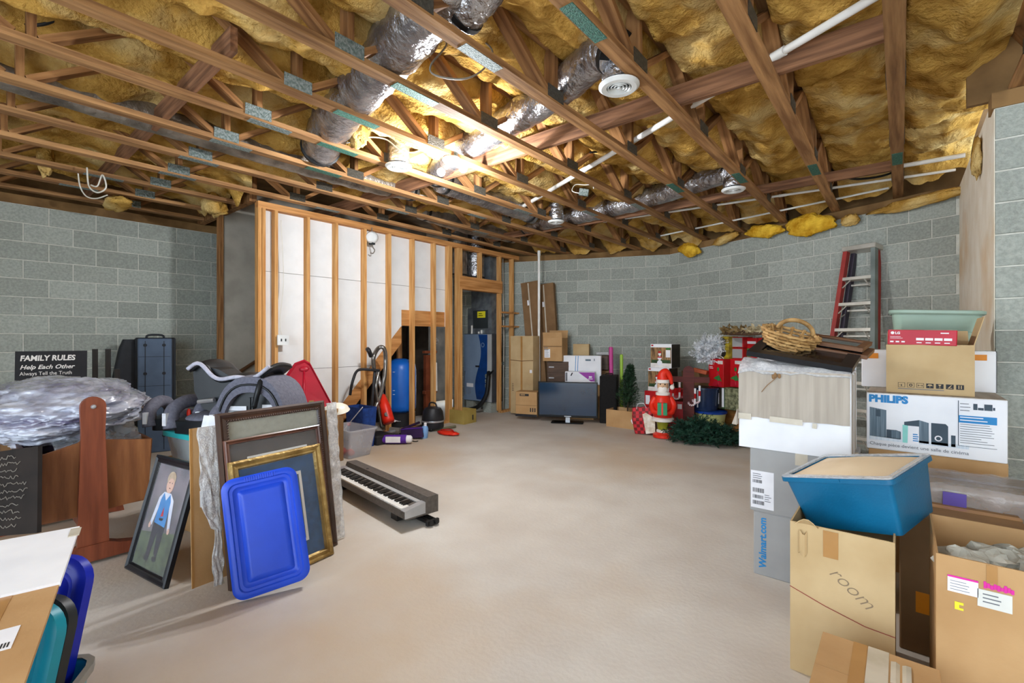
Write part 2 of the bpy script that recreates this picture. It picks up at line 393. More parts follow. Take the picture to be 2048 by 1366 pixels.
# ================================================================== DUCTS, PIPES AND WIRES OVERHEAD
m_foil = mat('duct_foil', '#c9c9cb', '#8d8c90', scale=7, rough=.24, metal=.9, bump=.9, bscale=26, stretch=(1, 1, 1), detail=7)
m_foil_d = mat('duct_foil_dusty', '#a39a8e', '#6b645c', scale=6, rough=.42, metal=.6, bump=.8, bscale=24, detail=7)
m_pvc = mat('pvc_white', '#efeeea', '#dcdad3', scale=4, rough=.35)
m_vent = mat('vent_white', '#e4e6e4', '#d2d4d2', scale=5, rough=.4)
m_vdark = mat('vent_dark', '#2e3436', rough=.6)
m_black = mat('black_rubber', '#191919', '#0f0f10', rough=.5)
m_wirew = mat('wire_white', '#dcd8cc', rough=.5)
m_wireg = mat('wire_grey', '#7d766b', rough=.5)
def duct(label, pts, r, m=None, parts=True):
    path = smooth_path(pts, 14); n = 18; rings = []; up = Vector((0, 0, 1))
    t = thing('flexible_duct', label, 'air duct', path[0], group='foil air ducts above the trusses'); o = path[0]
    for i, p in enumerate(path):
        d = (path[min(i+1, len(path)-1)] - path[max(i-1, 0)]).normalized()
        a = d.cross(Vector((0, 0, 1)))
        a = a.normalized() if a.length > .2 else Vector((1, 0, 0)); b = a.cross(d).normalized(); ring = []
        for k in range(n):
            an = 2*PI*k/n; v = a*math.cos(an) + b*math.sin(an); q = p + v*r
            kk = 1 + .07*noise.noise(q*9) + .035*noise.noise(q*24) + .025*math.sin(i*2.1)
            ring.append(tuple(p + v*r*kk - o))
        rings.append(ring)
    MB().loft(rings).build('foil_jacket', m or m_foil, t, smooth='all')
    if parts:
        for e in (2, len(path)-3):
            c = path[e]; d = (path[e+1]-path[e-1]).normalized(); M = Matrix.Translation(c - o) @ d.to_track_quat('Z', 'Y').to_matrix().to_4x4()
            MB().lathe([(r*1.02, -.02), (r*1.06, -.015), (r*1.06, .015), (r*1.02, .02)], 18, M).build('clamp_band', m_black, t, smooth=True)
    return t
duct('large shiny foil duct crossing between trusses above the left of the ceiling lamp', [(-1.72, 1.62, 3.32), (-1.95, 1.68, 3.19), (-2.76, 1.84, 3.15), (-3.5, 2.0, 3.13), (-4.15, 2.22, 3.12)], .165)
duct('wide foil duct stub coming down at the top edge above the large duct', [(-1.35, 1.70, 3.30), (-1.62, 1.77, 3.22), (-1.86, 1.80, 3.16)], .13)
duct('foil duct leading to the nearest round white vent', [(-1.33, 2.60, 3.10), (-1.45, 2.63, 3.17), (-1.88, 2.80, 3.15), (-2.6, 2.97, 3.14), (-3.3, 3.12, 3.13), (-3.9, 3.4, 3.13)], .125)
duct('long foil duct along the far block wall, feeding the far right vent', [(-1.37, 5.32, 3.12), (-1.5, 5.38, 3.16), (-2.5, 5.66, 3.14), (-3.3, 5.72, 3.12), (-4.0, 5.70, 3.12), (-4.6, 5.9, 3.13)], .125)
duct('dusty foil duct lying lengthwise between two trusses over the left side', [(-4.53, -.4, 3.13), (-4.52, .8, 3.11), (-4.52, 1.9, 3.10), (-4.52, 2.9, 3.10), (-4.50, 3.6, 3.14)], .12, m_foil_d)
duct('crinkled foil duct in the dark bay behind the ceiling lamp', [(-3.93, 3.5, 3.12), (-3.92, 4.3, 3.10), (-3.94, 5.2, 3.10)], .13, m_foil)
duct('crinkled foil duct in the bay above the furnace doorway', [(-5.12, 4.2, 3.14), (-5.13, 5.2, 3.10), (-5.1, 6.2, 3.12)], .12, m_foil_d)
def vent(label, x, y, z, r, boot):
    t = thing('ceiling_vent', label, 'air vent', (x, y, z), group='round white ceiling vents')
    MB().lathe([(r*.55, .012), (r, .012), (r, .004), (r*.86, -.010), (r*.62, -.008), (r*.60, .0)], 28, cap=(False, False)).build('flange', m_vent, t, smooth=True)
    MB().lathe([(.001, .02), (r*.6, .02), (r*.6, .035), (.001, .035)], 24).build('throat', m_vdark, t)
    for k, q in enumerate((.52, .37, .22)):
        MB().lathe([(r*q, .012), (r*(q+.045), .0), (r*(q+.03), -.008), (r*(q-.03), .006)], 24, cap=(False, False)).build('cone_ring', m_vent, t, smooth=True)
    MB().lathe([(.001, -.012), (r*.09, -.012), (r*.09, .012), (.001, .012)], 12).build('centre_knob', m_vent, t)
    MB().lathe([(boot, .03), (boot*1.03, .06), (boot, .10), (boot*.97, .22), (boot*.9, .30)], 16).build('boot', m_foil, t, smooth=True)
vent('nearest round white ceiling vent hanging below the trusses at right', -1.349, 2.673, 2.93, .125, .105)
vent('round white vent with torn insulation around it, left of the lamp', -3.527, 2.641, 2.93, .118, .10)
vent('far round white vent in front of the stepladder wall', -1.358, 5.30, 2.93, .118, .10)
vent('farthest round vent with foil boot near the back block wall', -3.565, 5.235, 2.93, .11, .10)

def pipe(label, pts, r, fit_at=(), name='plastic_pipe', m=None, cat='pipe', group='white plastic pipes overhead'):
    pts = [Vector(p) for p in pts]; o = pts[0]
    t = thing(name, label, cat, o, group=group)
    MB().tube([p - o for p in pts], r, 10).build('pipe_run', m or m_pvc, t, smooth=True)
    for f in fit_at:
        seg = pts[-1] - pts[0]; c = pts[0] + seg*f - o; d = seg.normalized()
        MB().tube([c - d*.04, c + d*.04], r*1.25, 10).build('coupling', m or m_pvc, t, smooth=True)
    return t
pipe('long white plastic drain pipe slanting across the trusses to the back', [(-.03, 2.97, 3.10), (-4.55, 5.20, 3.10)], .024, (.12, .55))
pipe('white plastic pipe along the back wall, uppermost of the set', [(.46, 6.03, 3.07), (-3.4, 5.93, 3.07)], .021, (.3,))
pipe('white plastic pipe slanting behind the stepladder wall trusses', [(.42, 6.42, 3.05), (-3.3, 6.05, 3.05)], .014, (.4,))
pipe('thin white pipe closest to the top of the back block wall', [(-.1, 6.60, 3.02), (-3.2, 7.40, 3.02)], .012)
vp = pipe('upright white plastic pipe standing at the end of the stud wall', [(-5.02, 6.83, .02), (-5.02, 6.83, 2.95)], .024, (.985,), group='white plastic pipes by the furnace')
def wire(label, pts, r, m, grp='loose wires overhead', name='electrical_wire', cat='wire', n=8):
    p = smooth_path(pts, n); o = p[0]
    return tag(MB().tube([q - o for q in p], r, 6).build(name, m, None, o, smooth='all'), label, cat, grp)
wire('grey cable loop hanging beside the blue-green plate near the large duct', [D(880, 75, 2.9), D(893, 90, 2.9), D(862, 130, 2.85), D(870, 150, 2.85), D(925, 158, 2.85), D(965, 140, 2.9), D(985, 105, 2.9), D(968, 82, 2.95)], .006, m_wireg)
wire('white cable sagging at the top edge left of the large duct', [D(600, -10, 2.6), D(650, 8, 2.65), D(690, 15, 2.7), D(740, 24, 2.8), D(780, 26, 2.9)], .007, m_wirew)
wire('white cable curling from the torn insulation to the lamp', [D(672, 262, 4.1), D(690, 285, 4.1), D(730, 275, 4.1), D(770, 278, 4.15), D(800, 300, 4.15), D(825, 305, 4.15), D(855, 297, 4.15), D(900, 300, 4.15)], .006, m_wirew)
wire('tangle of white cable hanging under the left trusses', [D(174, 335, 4.4), D(178, 372, 4.4), D(195, 385, 4.4), D(212, 375, 4.4), D(205, 350, 4.4), D(195, 372, 4.4), D(182, 370, 4.4)], .007, m_wirew)
wire('white cable arc below the left tangle', [D(156, 344, 4.5), D(160, 372, 4.5), D(172, 392, 4.5), D(192, 397, 4.5), D(215, 390, 4.5)], .006, m_wirew)
wire('black cable strung along the far trusses', [D(1180, 305, 4.6), D(1320, 290, 5.0), D(1400, 282, 5.1), D(1470, 265, 5.2), D(1530, 272, 5.2), D(1590, 292, 5.2)], .010, m_black)
wire('black cable bundle drooping near the cream wall', [D(1640, 325, 5.2), D(1680, 350, 5.2), D(1720, 358, 5.2), D(1785, 345, 5.1), D(1850, 300, 5.0), D(1925, 302, 4.8)], .012, m_black)
wire('dark cable lying on the insulation at the top left', [D(52, 50, 2.7), D(90, 47, 2.7), D(130, 28, 2.7), D(152, 5, 2.7)], .011, m_black)
wire('thin white wire stapled along the left trusses', [D(75, 98, 3.1), D(130, 128, 3.2), D(190, 160, 3.3), D(240, 178, 3.4), D(300, 202, 3.6), D(380, 216, 3.9), D(420, 222, 4.0)], .004, m_wirew)
wire('thin white wire under the far trusses beside the junction box', [D(1000, 330, 5.0), D(1040, 333, 5.1), D(1095, 330, 5.2), D(1140, 300+30, 5.3)], .004, m_wirew)
wire('thin white wire behind the lamp reaching the back bay', [D(770, 360, 5.2), D(840, 390, 5.6), D(930, 392, 6.0), D(1000, 378, 6.2), D(1060, 382, 6.4)], .005, m_wirew)
jb = thing('junction_box', 'small grey junction box with looped white wires in the far bay', 'junction box', D(1168, 385, 5.2))
MB().cbox((0, 0, 0), (.1, .1, .07), (.2, .2, .5)).build('box_body', m_plate, jb)
MB().tube(smooth_path([(-.05, 0, 0), (-.14, -.02, .04), (-.13, .03, .12), (-.02, .05, .10), (.08, .04, .08), (.12, 0, .02)], 6), .005, 6).build('wire_loop', m_wirew, jb, smooth='all')
# pieces of insulation hanging over the back wall
def tuft(label, pts_c, size, seed, m=None, parent=None, rot=(0, 0, 0)):
    def fn(d): return 1 + .28*fbm((d.x*1.6+seed, d.y*1.6, d.z*1.6), 3) + .16*fbm((d.x*5, d.y*5+seed, d.z*5), 3)
    o = MB().ball((0, 0, 0), size, 26, 18, fn).build('insulation_piece', m or m_insul2, None, pts_c, rot, smooth='all')
    return tag(o, label, 'insulation', 'loose insulation pieces')
def wallC(px, py, off):
    n = Vector((.383, .924)); c = n.x*-3.12 + n.y*8.12 - off
    u = (px-1024)/FPX; d = D(px, py, 1.0); Z = c / (n.x*d.x + n.y*d.y); return D(px, py, Z)
tuft('bright yellow insulation flap over the back wall, widest of them', wallC(1618, 450, .10), (.30, .07, .13), 1, rot=(.2, .05, R(-22)))
tuft('bright yellow wedge of insulation sagging left of the widest flap', wallC(1528, 462, .10), (.27, .07, .09), 2, rot=(.1, .12, R(-22)))
tuft('pale frayed insulation tuft above the middle of the back wall', wallC(1450, 478, .10), (.24, .06, .06), 3, m_insul, rot=(0, -.2, R(-22)))
tuft('ragged insulation clump dangling at the corner of the block walls', wallC(1378, 500, .12), (.20, .08, .10), 4, rot=(0, .3, R(-22)))
tuft('dusty insulation roll along the top of the wall beside the cream wall', wallC(1840, 402, .10), (.42, .07, .06), 5, m_insul, rot=(0, -.05, R(-22)))
tuft('frayed insulation tuft above the top of the stepladder', wallC(1700, 440, .08), (.10, .05, .07), 6, m_insul, rot=(0, 0, R(-22)))
tuft('torn white insulation shred hanging beside the lamp vent', D(715, 262, 4.0), (.10, .10, .13), 8, m_insul)
tuft('drooping insulation wisp over the far left trusses', D(92, 318, 4.4), (.06, .06, .16), 9, m_insul)
tuft('pale insulation flap lying against the left block wall top', D(235, 408, 5.3), (.26, .12, .07), 10, m_insul)
tuft('brown insulation clump at the stair header', D(430, 410, 5.6), (.16, .12, .14), 11, m_insul)
tuft('cream lump of foam stuck on the cream return wall', (.44, 4.95, 2.73), (.03, .13, .14), 12, m_insul)

# ================================================================== CARTONS AND TUBS
m_kraft = mat('kraft_board', '#bf9a6d', '#ad875b', scale=3, rough=.8, bump=.05, bscale=60, spec=.2)
m_kraft2 = mat('kraft_board_pale', '#c6ad84', '#b59a70', scale=3, rough=.8, bump=.05, bscale=60, spec=.2)
m_kraft3 = mat('kraft_board_dark', '#8a6b4b', '#765a3d', scale=3, rough=.8, spec=.2)
m_kraftg = mat('kraft_board_grey', '#b5aca0', '#a59c90', scale=3, rough=.85, stretch=(12, 1, .6), spec=.15)
m_greyb = mat('grey_board', '#a7a7a6', '#9b9b9a', scale=3, rough=.8, spec=.2)
m_white = mat('white_board', '#f0f1f4', '#e2e4e9', scale=3, rough=.7, spec=.25)
m_tape = mat('packing_tape', '#b0824b', '#a27640', scale=6, rough=.3, spec=.5)
m_tapec = mat('clear_tape', '#c9c0ae', '#b8ae9a', scale=10, rough=.15, spec=.5)
m_label = mat('paper_label', '#eeeef2', '#e3e3e8', scale=8, rough=.6)
m_ink = mat('ink_black', '#26262a', rough=.6)
m_inkg = mat('ink_grey', '#6f7278', rough=.6)
m_blue_ink = mat('ink_blue', '#1d86c8', rough=.5)
m_orange = mat('print_orange', '#e08a10', rough=.5)
m_magenta = mat('print_magenta', '#d8289a', rough=.5)
m_yellow = mat('print_yellow', '#e8dc30', rough=.5)
m_red = mat('print_red', '#c01830', '#a81228', scale=3, rough=.45)
m_xred = mat('christmas_red', '#c4141c', '#a81016', scale=3, rough=.4)
m_green = mat('print_green', '#2f7d3a', rough=.5)
m_teal_lbl = mat('print_teal', '#8fd8cf', rough=.5)

def panel(parent, name, x0, z0, x1, z1, m, y=-.0012, t=.0012):
    return MB().box((x0, y - t, z0), (x1, y, z1)).build(name, m, parent)
def spanel(parent, name, y0, z0, y1, z1, m, x, t=.0015):   # on a side face x = const
    return MB().box((min(x, x+t), y0, z0), (max(x, x+t), y1, z1)).build(name, m, parent)
def carton(name, label, loc, w, d, h, m, yaw=0, top='closed', group=None, tape=None, cat='box', rot=None, flaps=None, th=.006):
    t = thing(name, label, cat, loc, rot or (0, 0, yaw), group)
    if top == 'closed':
        MB().bbox((0, 0, 0), (w, d, h - .003), .006).build('body', m, t)
        for a, b in ((.002, d/2 - .0015), (d/2 + .0015, d - .002)):
            MB().box((.002, a, h - .003), (w - .002, b, h)).build('flap', m, t)
        if tape:
            MB().box((-.0008, d/2 - .025, h), (w + .0008, d/2 + .025, h + .0008)).build('tape', tape, t)
    else:
        b = MB(); 
        b.box((0, 0, 0), (w, d, th)); b.box((0, 0, th), (w, th, h)); b.box((0, d - th, th), (w, d, h)); b.box((0, th, th), (th, d - th, h)); b.box((w - th, th, th), (w, d - th, h))
        b.build('body', m, t)
        for side, L, ang in (flaps or []):
            f = MB().box((0, 0, 0), (w if side in 'fb' else d, .004, L))
            if side == 'f': f.build('flap', m, t, (0, 0, h), (ang, 0, 0))
            elif side == 'b': f.build('flap', m, t, (0, d - .004, h), (-ang, 0, 0))
            elif side == 'l': f.build('flap', m, t, (.004, 0, h), (ang, 0, R(90)))
            else: f.build('flap', m, t, (w, 0, h), (-ang, 0, R(90)))
    return t
def barcode(parent, x0, z0, w, h, n=14, y=-.0026, seed=1):
    rr = random.Random(seed); b = MB(); x = x0
    while x < x0 + w:
        q = w/n*rr.choice((.25, .4, .7)); b.box((x, y - .0005, z0), (min(x + q, x0 + w), y, z0 + h)); x += q + w/n*rr.choice((.3, .5))
    o = b.build('barcode_print', m_ink, parent); return o
def lines(parent, x0, z0, w, n, dz, m, y=-.0026, hh=.3, seed=3, name='print_lines'):
    rr = random.Random(seed); b = MB()
    for k in range(n): b.box((x0, y - .0005, z0 - k*dz), (x0 + w*rr.uniform(.6, 1), y, z0 - k*dz + dz*hh))
    return b.build(name, m, parent)

# ---------------- right-hand stack by the middle of the room
t = carton('shipping_box', 'grey online-order shipping box on the floor, lowest of the stack of three', (-.664, 3.017, 0), .50, .42, .367, m_greyb, tape=m_tape, group='stack with the white box')
text(t, 'Walmart.com', .066, .045, .052, m_blue_ink, rot=(PI/2, -PI/2, 0), bold=.0015)
t = carton('grey_box', 'plain grey box with barcode label, middle of the stack under the white box', (-.682, 3.012, .368), .50, .42, .366, m_greyb, tape=m_tapec, group='stack with the white box')
lb = panel(t, 'shipping_label', .006, .02, .125, .235, m_label)
for k, (z, h_, w_) in enumerate(((.165, .018, .05), (.11, .025, .06), (.075, .02, .055), (.04, .022, .06))): barcode(lb, .016, z, w_, h_, 12, seed=k)
lines(lb, .016, .215, .06, 3, .012, m_inkg); lines(lb, .078, .10, .035, 4, .012, m_inkg, seed=8)
panel(t, 'clear_tape', .23, .30, .29, .366, m_tapec)
t = carton('white_box', 'large open white box with grey turned-down front flap and bubble wrap on top', (-.738, 3.0, .735), .535, .44, .45, m_white, top='open', flaps=[('b', .16, .5)], group='stack with the white box')
fl = MB().grid(lambda u, v: (u*.535, -.005 - .010*(1-v)*(.3+abs(noise.noise(Vector((u*5, v*3, 1))))) , .45 - .27*(1-v) + .006*noise.noise(Vector((u*9, 2, 0)))*(1-v)), 16, 4).build('turned_flap', m_kraftg, t, solid=.004)
for k, (x, w_) in enumerate(((.0, .07), (.16, .16), (.36, .02))): MB().box((x, -.019, .165 + .004*k), (x + w_, -.016, .20)).build('torn_tape', m_tapec, t, rot=(0, .03*k, 0))
MB().grid(lambda u, v: (-.002 - .03*(1-v)*math.sin(u*PI), -.01 - .03*u, .13 + .09*v), 4, 4).build('torn_corner', m_kraftg, t, solid=.003)
MB().tube(smooth_path([(.125, -.022, .33), (.155, -.026, .37), (.19, -.024, .405), (.21, -.026, .43)], 4), [.002]*12+[.006], 5).build('dried_sprig', m_kraft3, t)
for q in ((.195, .43, .5), (.185, .42, 1.2), (.215, .425, .2)): MB().ball((q[0], -.026, q[1]), (.008, .004, .014), 8, 6).build('sprig_bud', m_kraft3, t, rot=(0, 0, 0))
for k in range(5): spanel(t, 'corrugation', .01 + .085*k, .0, .05 + .085*k, .44, m_white if k % 2 == 0 else m_kraftg, .535, .004 + .002*(k % 2))
# bubble wrap over its rim
m_bub = mat('bubble_wrap', '#f2f4f6', '#d5d9dc', scale=60, rough=.12, bump=.7, bscale=110, spec=.8, alpha=.52, trans=.0)
def bubf(u, v):
    x = -.74 + .54*u; y = 2.985 + .30*v
    return (x, y, 1.195 + .045*math.sin(v*PI)*(1.1 - u) + .05*abs(noise.noise(Vector((u*4, v*3, 5)))) * (1.2 - u) - .03*(1 - min(1, v*6)))
tag(MB().grid(bubf, 40, 14).build('bubble_wrap', m_bub, None, smooth='all', solid=.004), 'crumpled bubble wrap spilling over the front of the white box', 'bubble wrap')
# frames lying on top
m_bframe = mat('black_frame', '#1d1f24', '#121317', scale=8, rough=.35)
m_glass_d = mat('dark_glass', '#14181f', '#0c1016', scale=3, rough=.08, spec=.6)
def flat_frame(name, label, loc, rot, w, d, m, mg, border=.05, th=.03, group=None):
    t = thing(name, label, 'picture frame', loc, rot, group)
    for a, b in (((0, 0, 0), (w, border, th)), ((0, d - border, 0), (w, d, th)), ((0, border, 0), (border, d - border, th)), ((w - border, border, 0), (w, d - border, th))):
        MB().box(a, b).build('frame_rail', m, t)
    MB().box((border, border, .006), (w - border, d - border, th - .008)).build('glazing', mg, t)
    return t
flat_frame('picture_frame', 'wide black framed picture lying tilted across the white box', (-.71, 3.05, 1.268), (R(15), R(9), R(-3)), .52, .40, m_bframe, m_glass_d, .06, .03, 'frames lying on the white box')
m_brownf = mat('brown_frame', '#7a5232', '#5b3a22', scale=4, rough=.45, stretch=(1, 8, 8))
flat_frame('picture_frame', 'brown wooden frame behind the wicker basket, upper one', (-.46, 3.30, 1.345), (R(8), R(10), R(-6)), .30, .26, m_brownf, m_glass_d, .035, .022, 'frames lying on the white box')
flat_frame('picture_frame', 'brown wooden frame under the upper one beside the wicker basket', (-.44, 3.27, 1.305), (R(8), R(10), R(-4)), .30, .26, m_brownf, m_glass_d, .035, .022, 'frames lying on the white box')
# wicker basket: woven strands
m_wick = mat('wicker', '#c09a63', '#8f6a3a', scale=14, rough=.7, bump=.3, objrand=.15, rand_coord=True)
wb = thing('wicker_basket', 'woven wicker basket with arched handle on the tilted black frame', 'basket', (-.535, 3.25, 1.315), (R(14), R(16), R(8))); wb.scale = (.86, .86, .86)
for j in range(5):
    z = .014 + j*.024; rr_ = .115 + .035*j/4; pts = []
    for k in range(28):
        a = 2*PI*k/28; q = rr_ + .011*(1 if (k + j) % 2 else -1); pts.append((1.15*q*math.cos(a), .85*q*math.sin(a), z + .002*math.sin(a*3)))
    MB().tube(pts, .0105, 6, closed=True).build('weave_ring', m_wick, wb, smooth='all')
for k in range(14):
    a = 2*PI*(k+.5)/14
    MB().tube([(1.15*.10*math.cos(a), .85*.10*math.sin(a), 0), (1.15*.118*math.cos(a), .85*.118*math.sin(a), .06), (1.15*.15*math.cos(a), .85*.15*math.sin(a), .125)], .011, 6).build('stake', m_wick, wb)
MB().lathe([(.001, 0), (.115, 0), (.115, .008), (.001, .008)], 20).build('base', m_wick, wb)
hp = [(.02 + .11*math.cos(a), .07, .105 + .085*math.sin(a)) for a in [PI*k/16 for k in range(17)]]
MB().tube(hp, .015, 8).build('handle', m_wick, wb, smooth='all')

# ---------------- stack by the end wall
carton('brown_carton', 'brown carton on the floor under the stacked boxes by the block pier', (-.12, 3.56, 0), .55, .66, .40, m_kraft, tape=m_tape, group='boxes stacked by the block pier')
carton('brown_carton', 'brown carton directly below the home theater box', (-.15, 3.555, .401), .585, .68, .31, m_kraft, tape=m_tape, group='boxes stacked by the block pier')
t = carton('home_theater_box', 'white speaker-system box with blue brand lettering and product pictures', (-.160, 3.55, .712), .592, .70, .335, m_white, top='none', group='boxes stacked by the block pier')
for c in list(t.children): bpy.data.objects.remove(c)
MB().bbox((0, 0, 0), (.592, .70, .332), .006).build('body', m_white, t)
MB().box((.002, .002, .332), (.59, .349, .335)).build('flap', m_kraftg, t); MB().box((.002, .352, .332), (.59, .698, .335)).build('flap', m_kraftg, t)
text(t, 'PHILIPS', .012, .282, .056, m_blue_ink, bold=.0035, sx=1.0)
m_spk = mat('print_speaker', '#6d7f8c', '#4e616f', scale=4, rough=.5, stretch=(40, 1, 1)); m_spk2 = mat('print_speaker_dark', '#394b58', '#2c3c49', scale=4, rough=.5)
m_pale = mat('print_pale', '#c9d6e2', '#dbe4ec', scale=6, rough=.5, stretch=(30, 1, 1))
pp = panel(t, 'picture_print', .014, .055, .445, .075, m_pale)
def ppoly(parent, pts, m, name='picture_print', y=-.0018):
    M = Matrix(((1, 0, 0, 0), (0, 0, -1, 0), (0, 1, 0, 0), (0, 0, 0, 1)))
    return MB().prism(pts, -y, -y + .0006, M).build(name, m, parent)
ppoly(t, [(.016, .075), (.094, .072), (.094, .235), (.016, .248)], m_spk); ppoly(t, [(.045, .195), (.066, .194), (.066, .235), (.045, .236)], m_spk2, y=-.0026)
ppoly(t, [(.095, .072), (.16, .070), (.16, .115), (.14, .122), (.095, .122)], m_spk2); ppoly(t, [(.118, .075), (.156, .074), (.156, .118), (.118, .119)], m_spk, y=-.0026)
ppoly(t, [(.175, .075), (.24, .063), (.24, .192), (.175, .175)], m_spk2); ppoly(t, [(.24, .063), (.282, .062), (.282, .18), (.24, .192)], m_spk)
ppoly(t, [(.168, .055), (.19, .055), (.192, .155), (.168, .158)], m_teal_lbl, y=-.003); ppoly(t, [(.19, .048), (.24, .05), (.24, .155), (.192, .155)], m_label, y=-.003)
lines(t, .213, .105, .03, 4, .012, m_blue_ink, y=-.0042, hh=.5)
ppoly(t, [(.292, .062), (.362, .060), (.362, .170), (.352, .182), (.292, .182)], m_spk2)
MB().lathe([(.010, 0), (.016, 0), (.016, .0006), (.010, .0006)], 20, Matrix.Translation((.322, -.0026, .098)) @ Matrix.Rotation(R(90), 4, 'X'), cap=(False, False)).build('picture_print', m_label, t)
ppoly(t, [(.374, .060), (.392, .060), (.392, .123), (.374, .123)], m_spk2)
text(t, 'Chaque pièce devient une salle de cinéma', .016, .024, .0262, m_inkg, sx=.97)
ib = panel(t, 'info_panel', .402, .07, .405, .318, m_spk2)
panel(t, 'info_band', .405, .198, .552, .238, m_blue_ink); lines(t, .41, .226, .13, 2, .016, m_label, y=-.003)
lines(t, .41, .188, .135, 9, .0125, m_inkg, hh=.22, seed=5); lines(t, .41, .30, .05, 3, .018, m_inkg, hh=.2)
for a, b, c_, d_ in ((.462, .272, .478, .305), (.48, .272, .502, .285), (.504, .272, .535, .305), (.537, .275, .545, .29)): ppoly(t, [(a, b), (c_, b), (c_, d_), (a, d_)], m_spk2)
panel(t, 'info_panel', .405, .07, .552, .072, m_spk2)
t = carton('kraft_box', 'tan carton with a row of handling symbols standing on the home theater box', (-.068, 3.62, 1.048), .382, .30, .285, m_kraft2, top='open', group='boxes stacked by the block pier', flaps=[('r', .16, -.25), ('b', .10, .6)])
for k in range(7):
    x = .055 + k*.042
    s_ = panel(t, 'symbol_print', x, .035, x + .032, .062, m_ink)
    if k < 3: MB().box((x + .0018, -.0036, .0368), (x + .0302, -.0026, .0602)).build('symbol_ground', m_kraft2, s_)
    sy = m_ink if k < 3 else m_kraft2; b = MB(); c_ = x + .016; Y0, Y1 = -.0044, -.0037
    if k == 0: b.box((c_-.002, Y0, .040), (c_+.002, Y1, .052)); b.box((c_-.011, Y0, .046), (c_-.004, Y1, .048))
    elif k == 1: b.lathe([(.004, 0), (.008, 0), (.008, .0006), (.004, .0006)], 14, Matrix.Translation((c_, Y1, .0485)) @ Matrix.Rotation(R(90), 4, 'X'), cap=(False, False))
    elif k == 2: b.box((c_-.010, Y0, .0475), (c_+.010, Y1, .0495)); b.box((c_-.010, Y0, .044), (c_-.007, Y1, .053)); b.box((c_+.007, Y0, .044), (c_+.010, Y1, .053))
    elif k == 3: b.box((c_-.001, Y0, .039), (c_+.001, Y1, .052)); b.add([(c_-.012, Y0, .049), (c_+.012, Y0, .049), (c_+.006, Y0, .058), (c_-.006, Y0, .058)], [(0, 1, 2, 3)])
    elif k == 4: b.add([(c_-.007, Y0, .059), (c_+.007, Y0, .059), (c_+.003, Y0, .050), (c_-.003, Y0, .050)], [(0, 1, 2, 3)]); b.box((c_-.001, Y0, .040), (c_+.001, Y1, .05)); b.box((c_-.005, Y0, .039), (c_+.005, Y1, .0405))
    elif k == 5: b.add([(c_-.010, Y0, .039), (c_-.004, Y0, .039), (c_+.009, Y0, .058), (c_+.005, Y0, .058)], [(0, 1, 2, 3)]); b.box((c_-.002, Y0, .040), (c_+.010, Y1, .043))
    else: b.box((c_-.007, Y0, .040), (c_-.003, Y1, .058)); b.box((c_+.003, Y0, .040), (c_+.007, Y1, .058))
    b.build('symbol_mark', sy, s_)
lines(t, .055, .024, .29, 1, .01, m_inkg, hh=.4)
# red electronics box
t = thing('electronics_box', 'flat red disc-player box in clear film on top of the tan carton', 'box', (-.062, 3.625, 1.335), (R(0), R(1.5), R(-2)), 'boxes stacked by the block pier')
MB().bbox((0, 0, 0), (.305, .27, .088), .005).build('body', m_red, t)
MB().box((0.002, .004, .088), (.16, .26, .0888)).build('top_print', mat('print_salmon', '#d98a6c', rough=.4), t); MB().box((.165, .004, .088), (.303, .26, .0888)).build('top_print', mat('print_cream', '#e6d8bd', rough=.4), t)
MB().lathe([(.001, 0), (.0085, 0), (.0085, .0008), (.001, .0008)], 18, Matrix.Translation((.022, -.001, .070)) @ Matrix.Rotation(R(90), 4, 'X')).build('logo_print', m_label, t)
text(t, 'LG', .034, .0635, .019, m_label, bold=.0008)
lines(t, .012, .046, .07, 2, .008, m_label, hh=.25, y=-.0016)
for k in range(3): panel(t, 'logo_print', .012 + .026*k, .014, .028 + .026*k, .022, m_label)
for k in range(4): panel(t, 'logo_print', .13 + .040*k, .028, .164 + .040*k, .042, m_label); panel(t, 'logo_print', .132 + .040*k, .012, .155 + .040*k, .017, m_label)
lines(t, .235, .068, .05, 1, .012, m_label, hh=.5, y=-.0016)
for k in range(3): pass
t = carton('white_orange_box', 'white box with orange bands half hidden behind the tan carton', (-.205, 3.955, 1.048), .64, .28, .245, m_white, group='boxes stacked by the block pier')
for a, b in ((.008, .09), (.50, .60)): panel(t, 'orange_band', a, .19, b, .225, m_orange)
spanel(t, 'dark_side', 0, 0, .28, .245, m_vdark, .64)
# sage planter tub
m_sage = mat('sage_plastic', '#9db3a3', '#8da494', scale=3, rough=.4)
tb = thing('planter_tub', 'sage green plastic tub with rolled rim on top of the box stack', 'tub', (.155, 4.10, 1.294), (0, R(3), R(2)))
def rring(w, d, z, r): return [(x, y, z) for x, y in MB()._rr(-w/2, w/2, -d/2, d/2, r, 7)]
MB().loft([rring(.37, .20, 0, .05), rring(.39, .22, .12, .055), rring(.40, .23, .125, .055), rring(.43, .27, .235, .07), rring(.43, .27, .245, .07), rring(.41, .25, .24, .07), rring(.36, .19, .02, .05)], cap=(True, True)).build('tub_body', m_sage, tb, smooth=True)
MB().loft([rring(.44, .28, .225, .075), rring(.465, .30, .235, .08), rring(.465, .30, .252, .08), rring(.43, .27, .256, .075)], cap=(False, False)).build('rolled_rim', m_sage, tb, smooth=True)

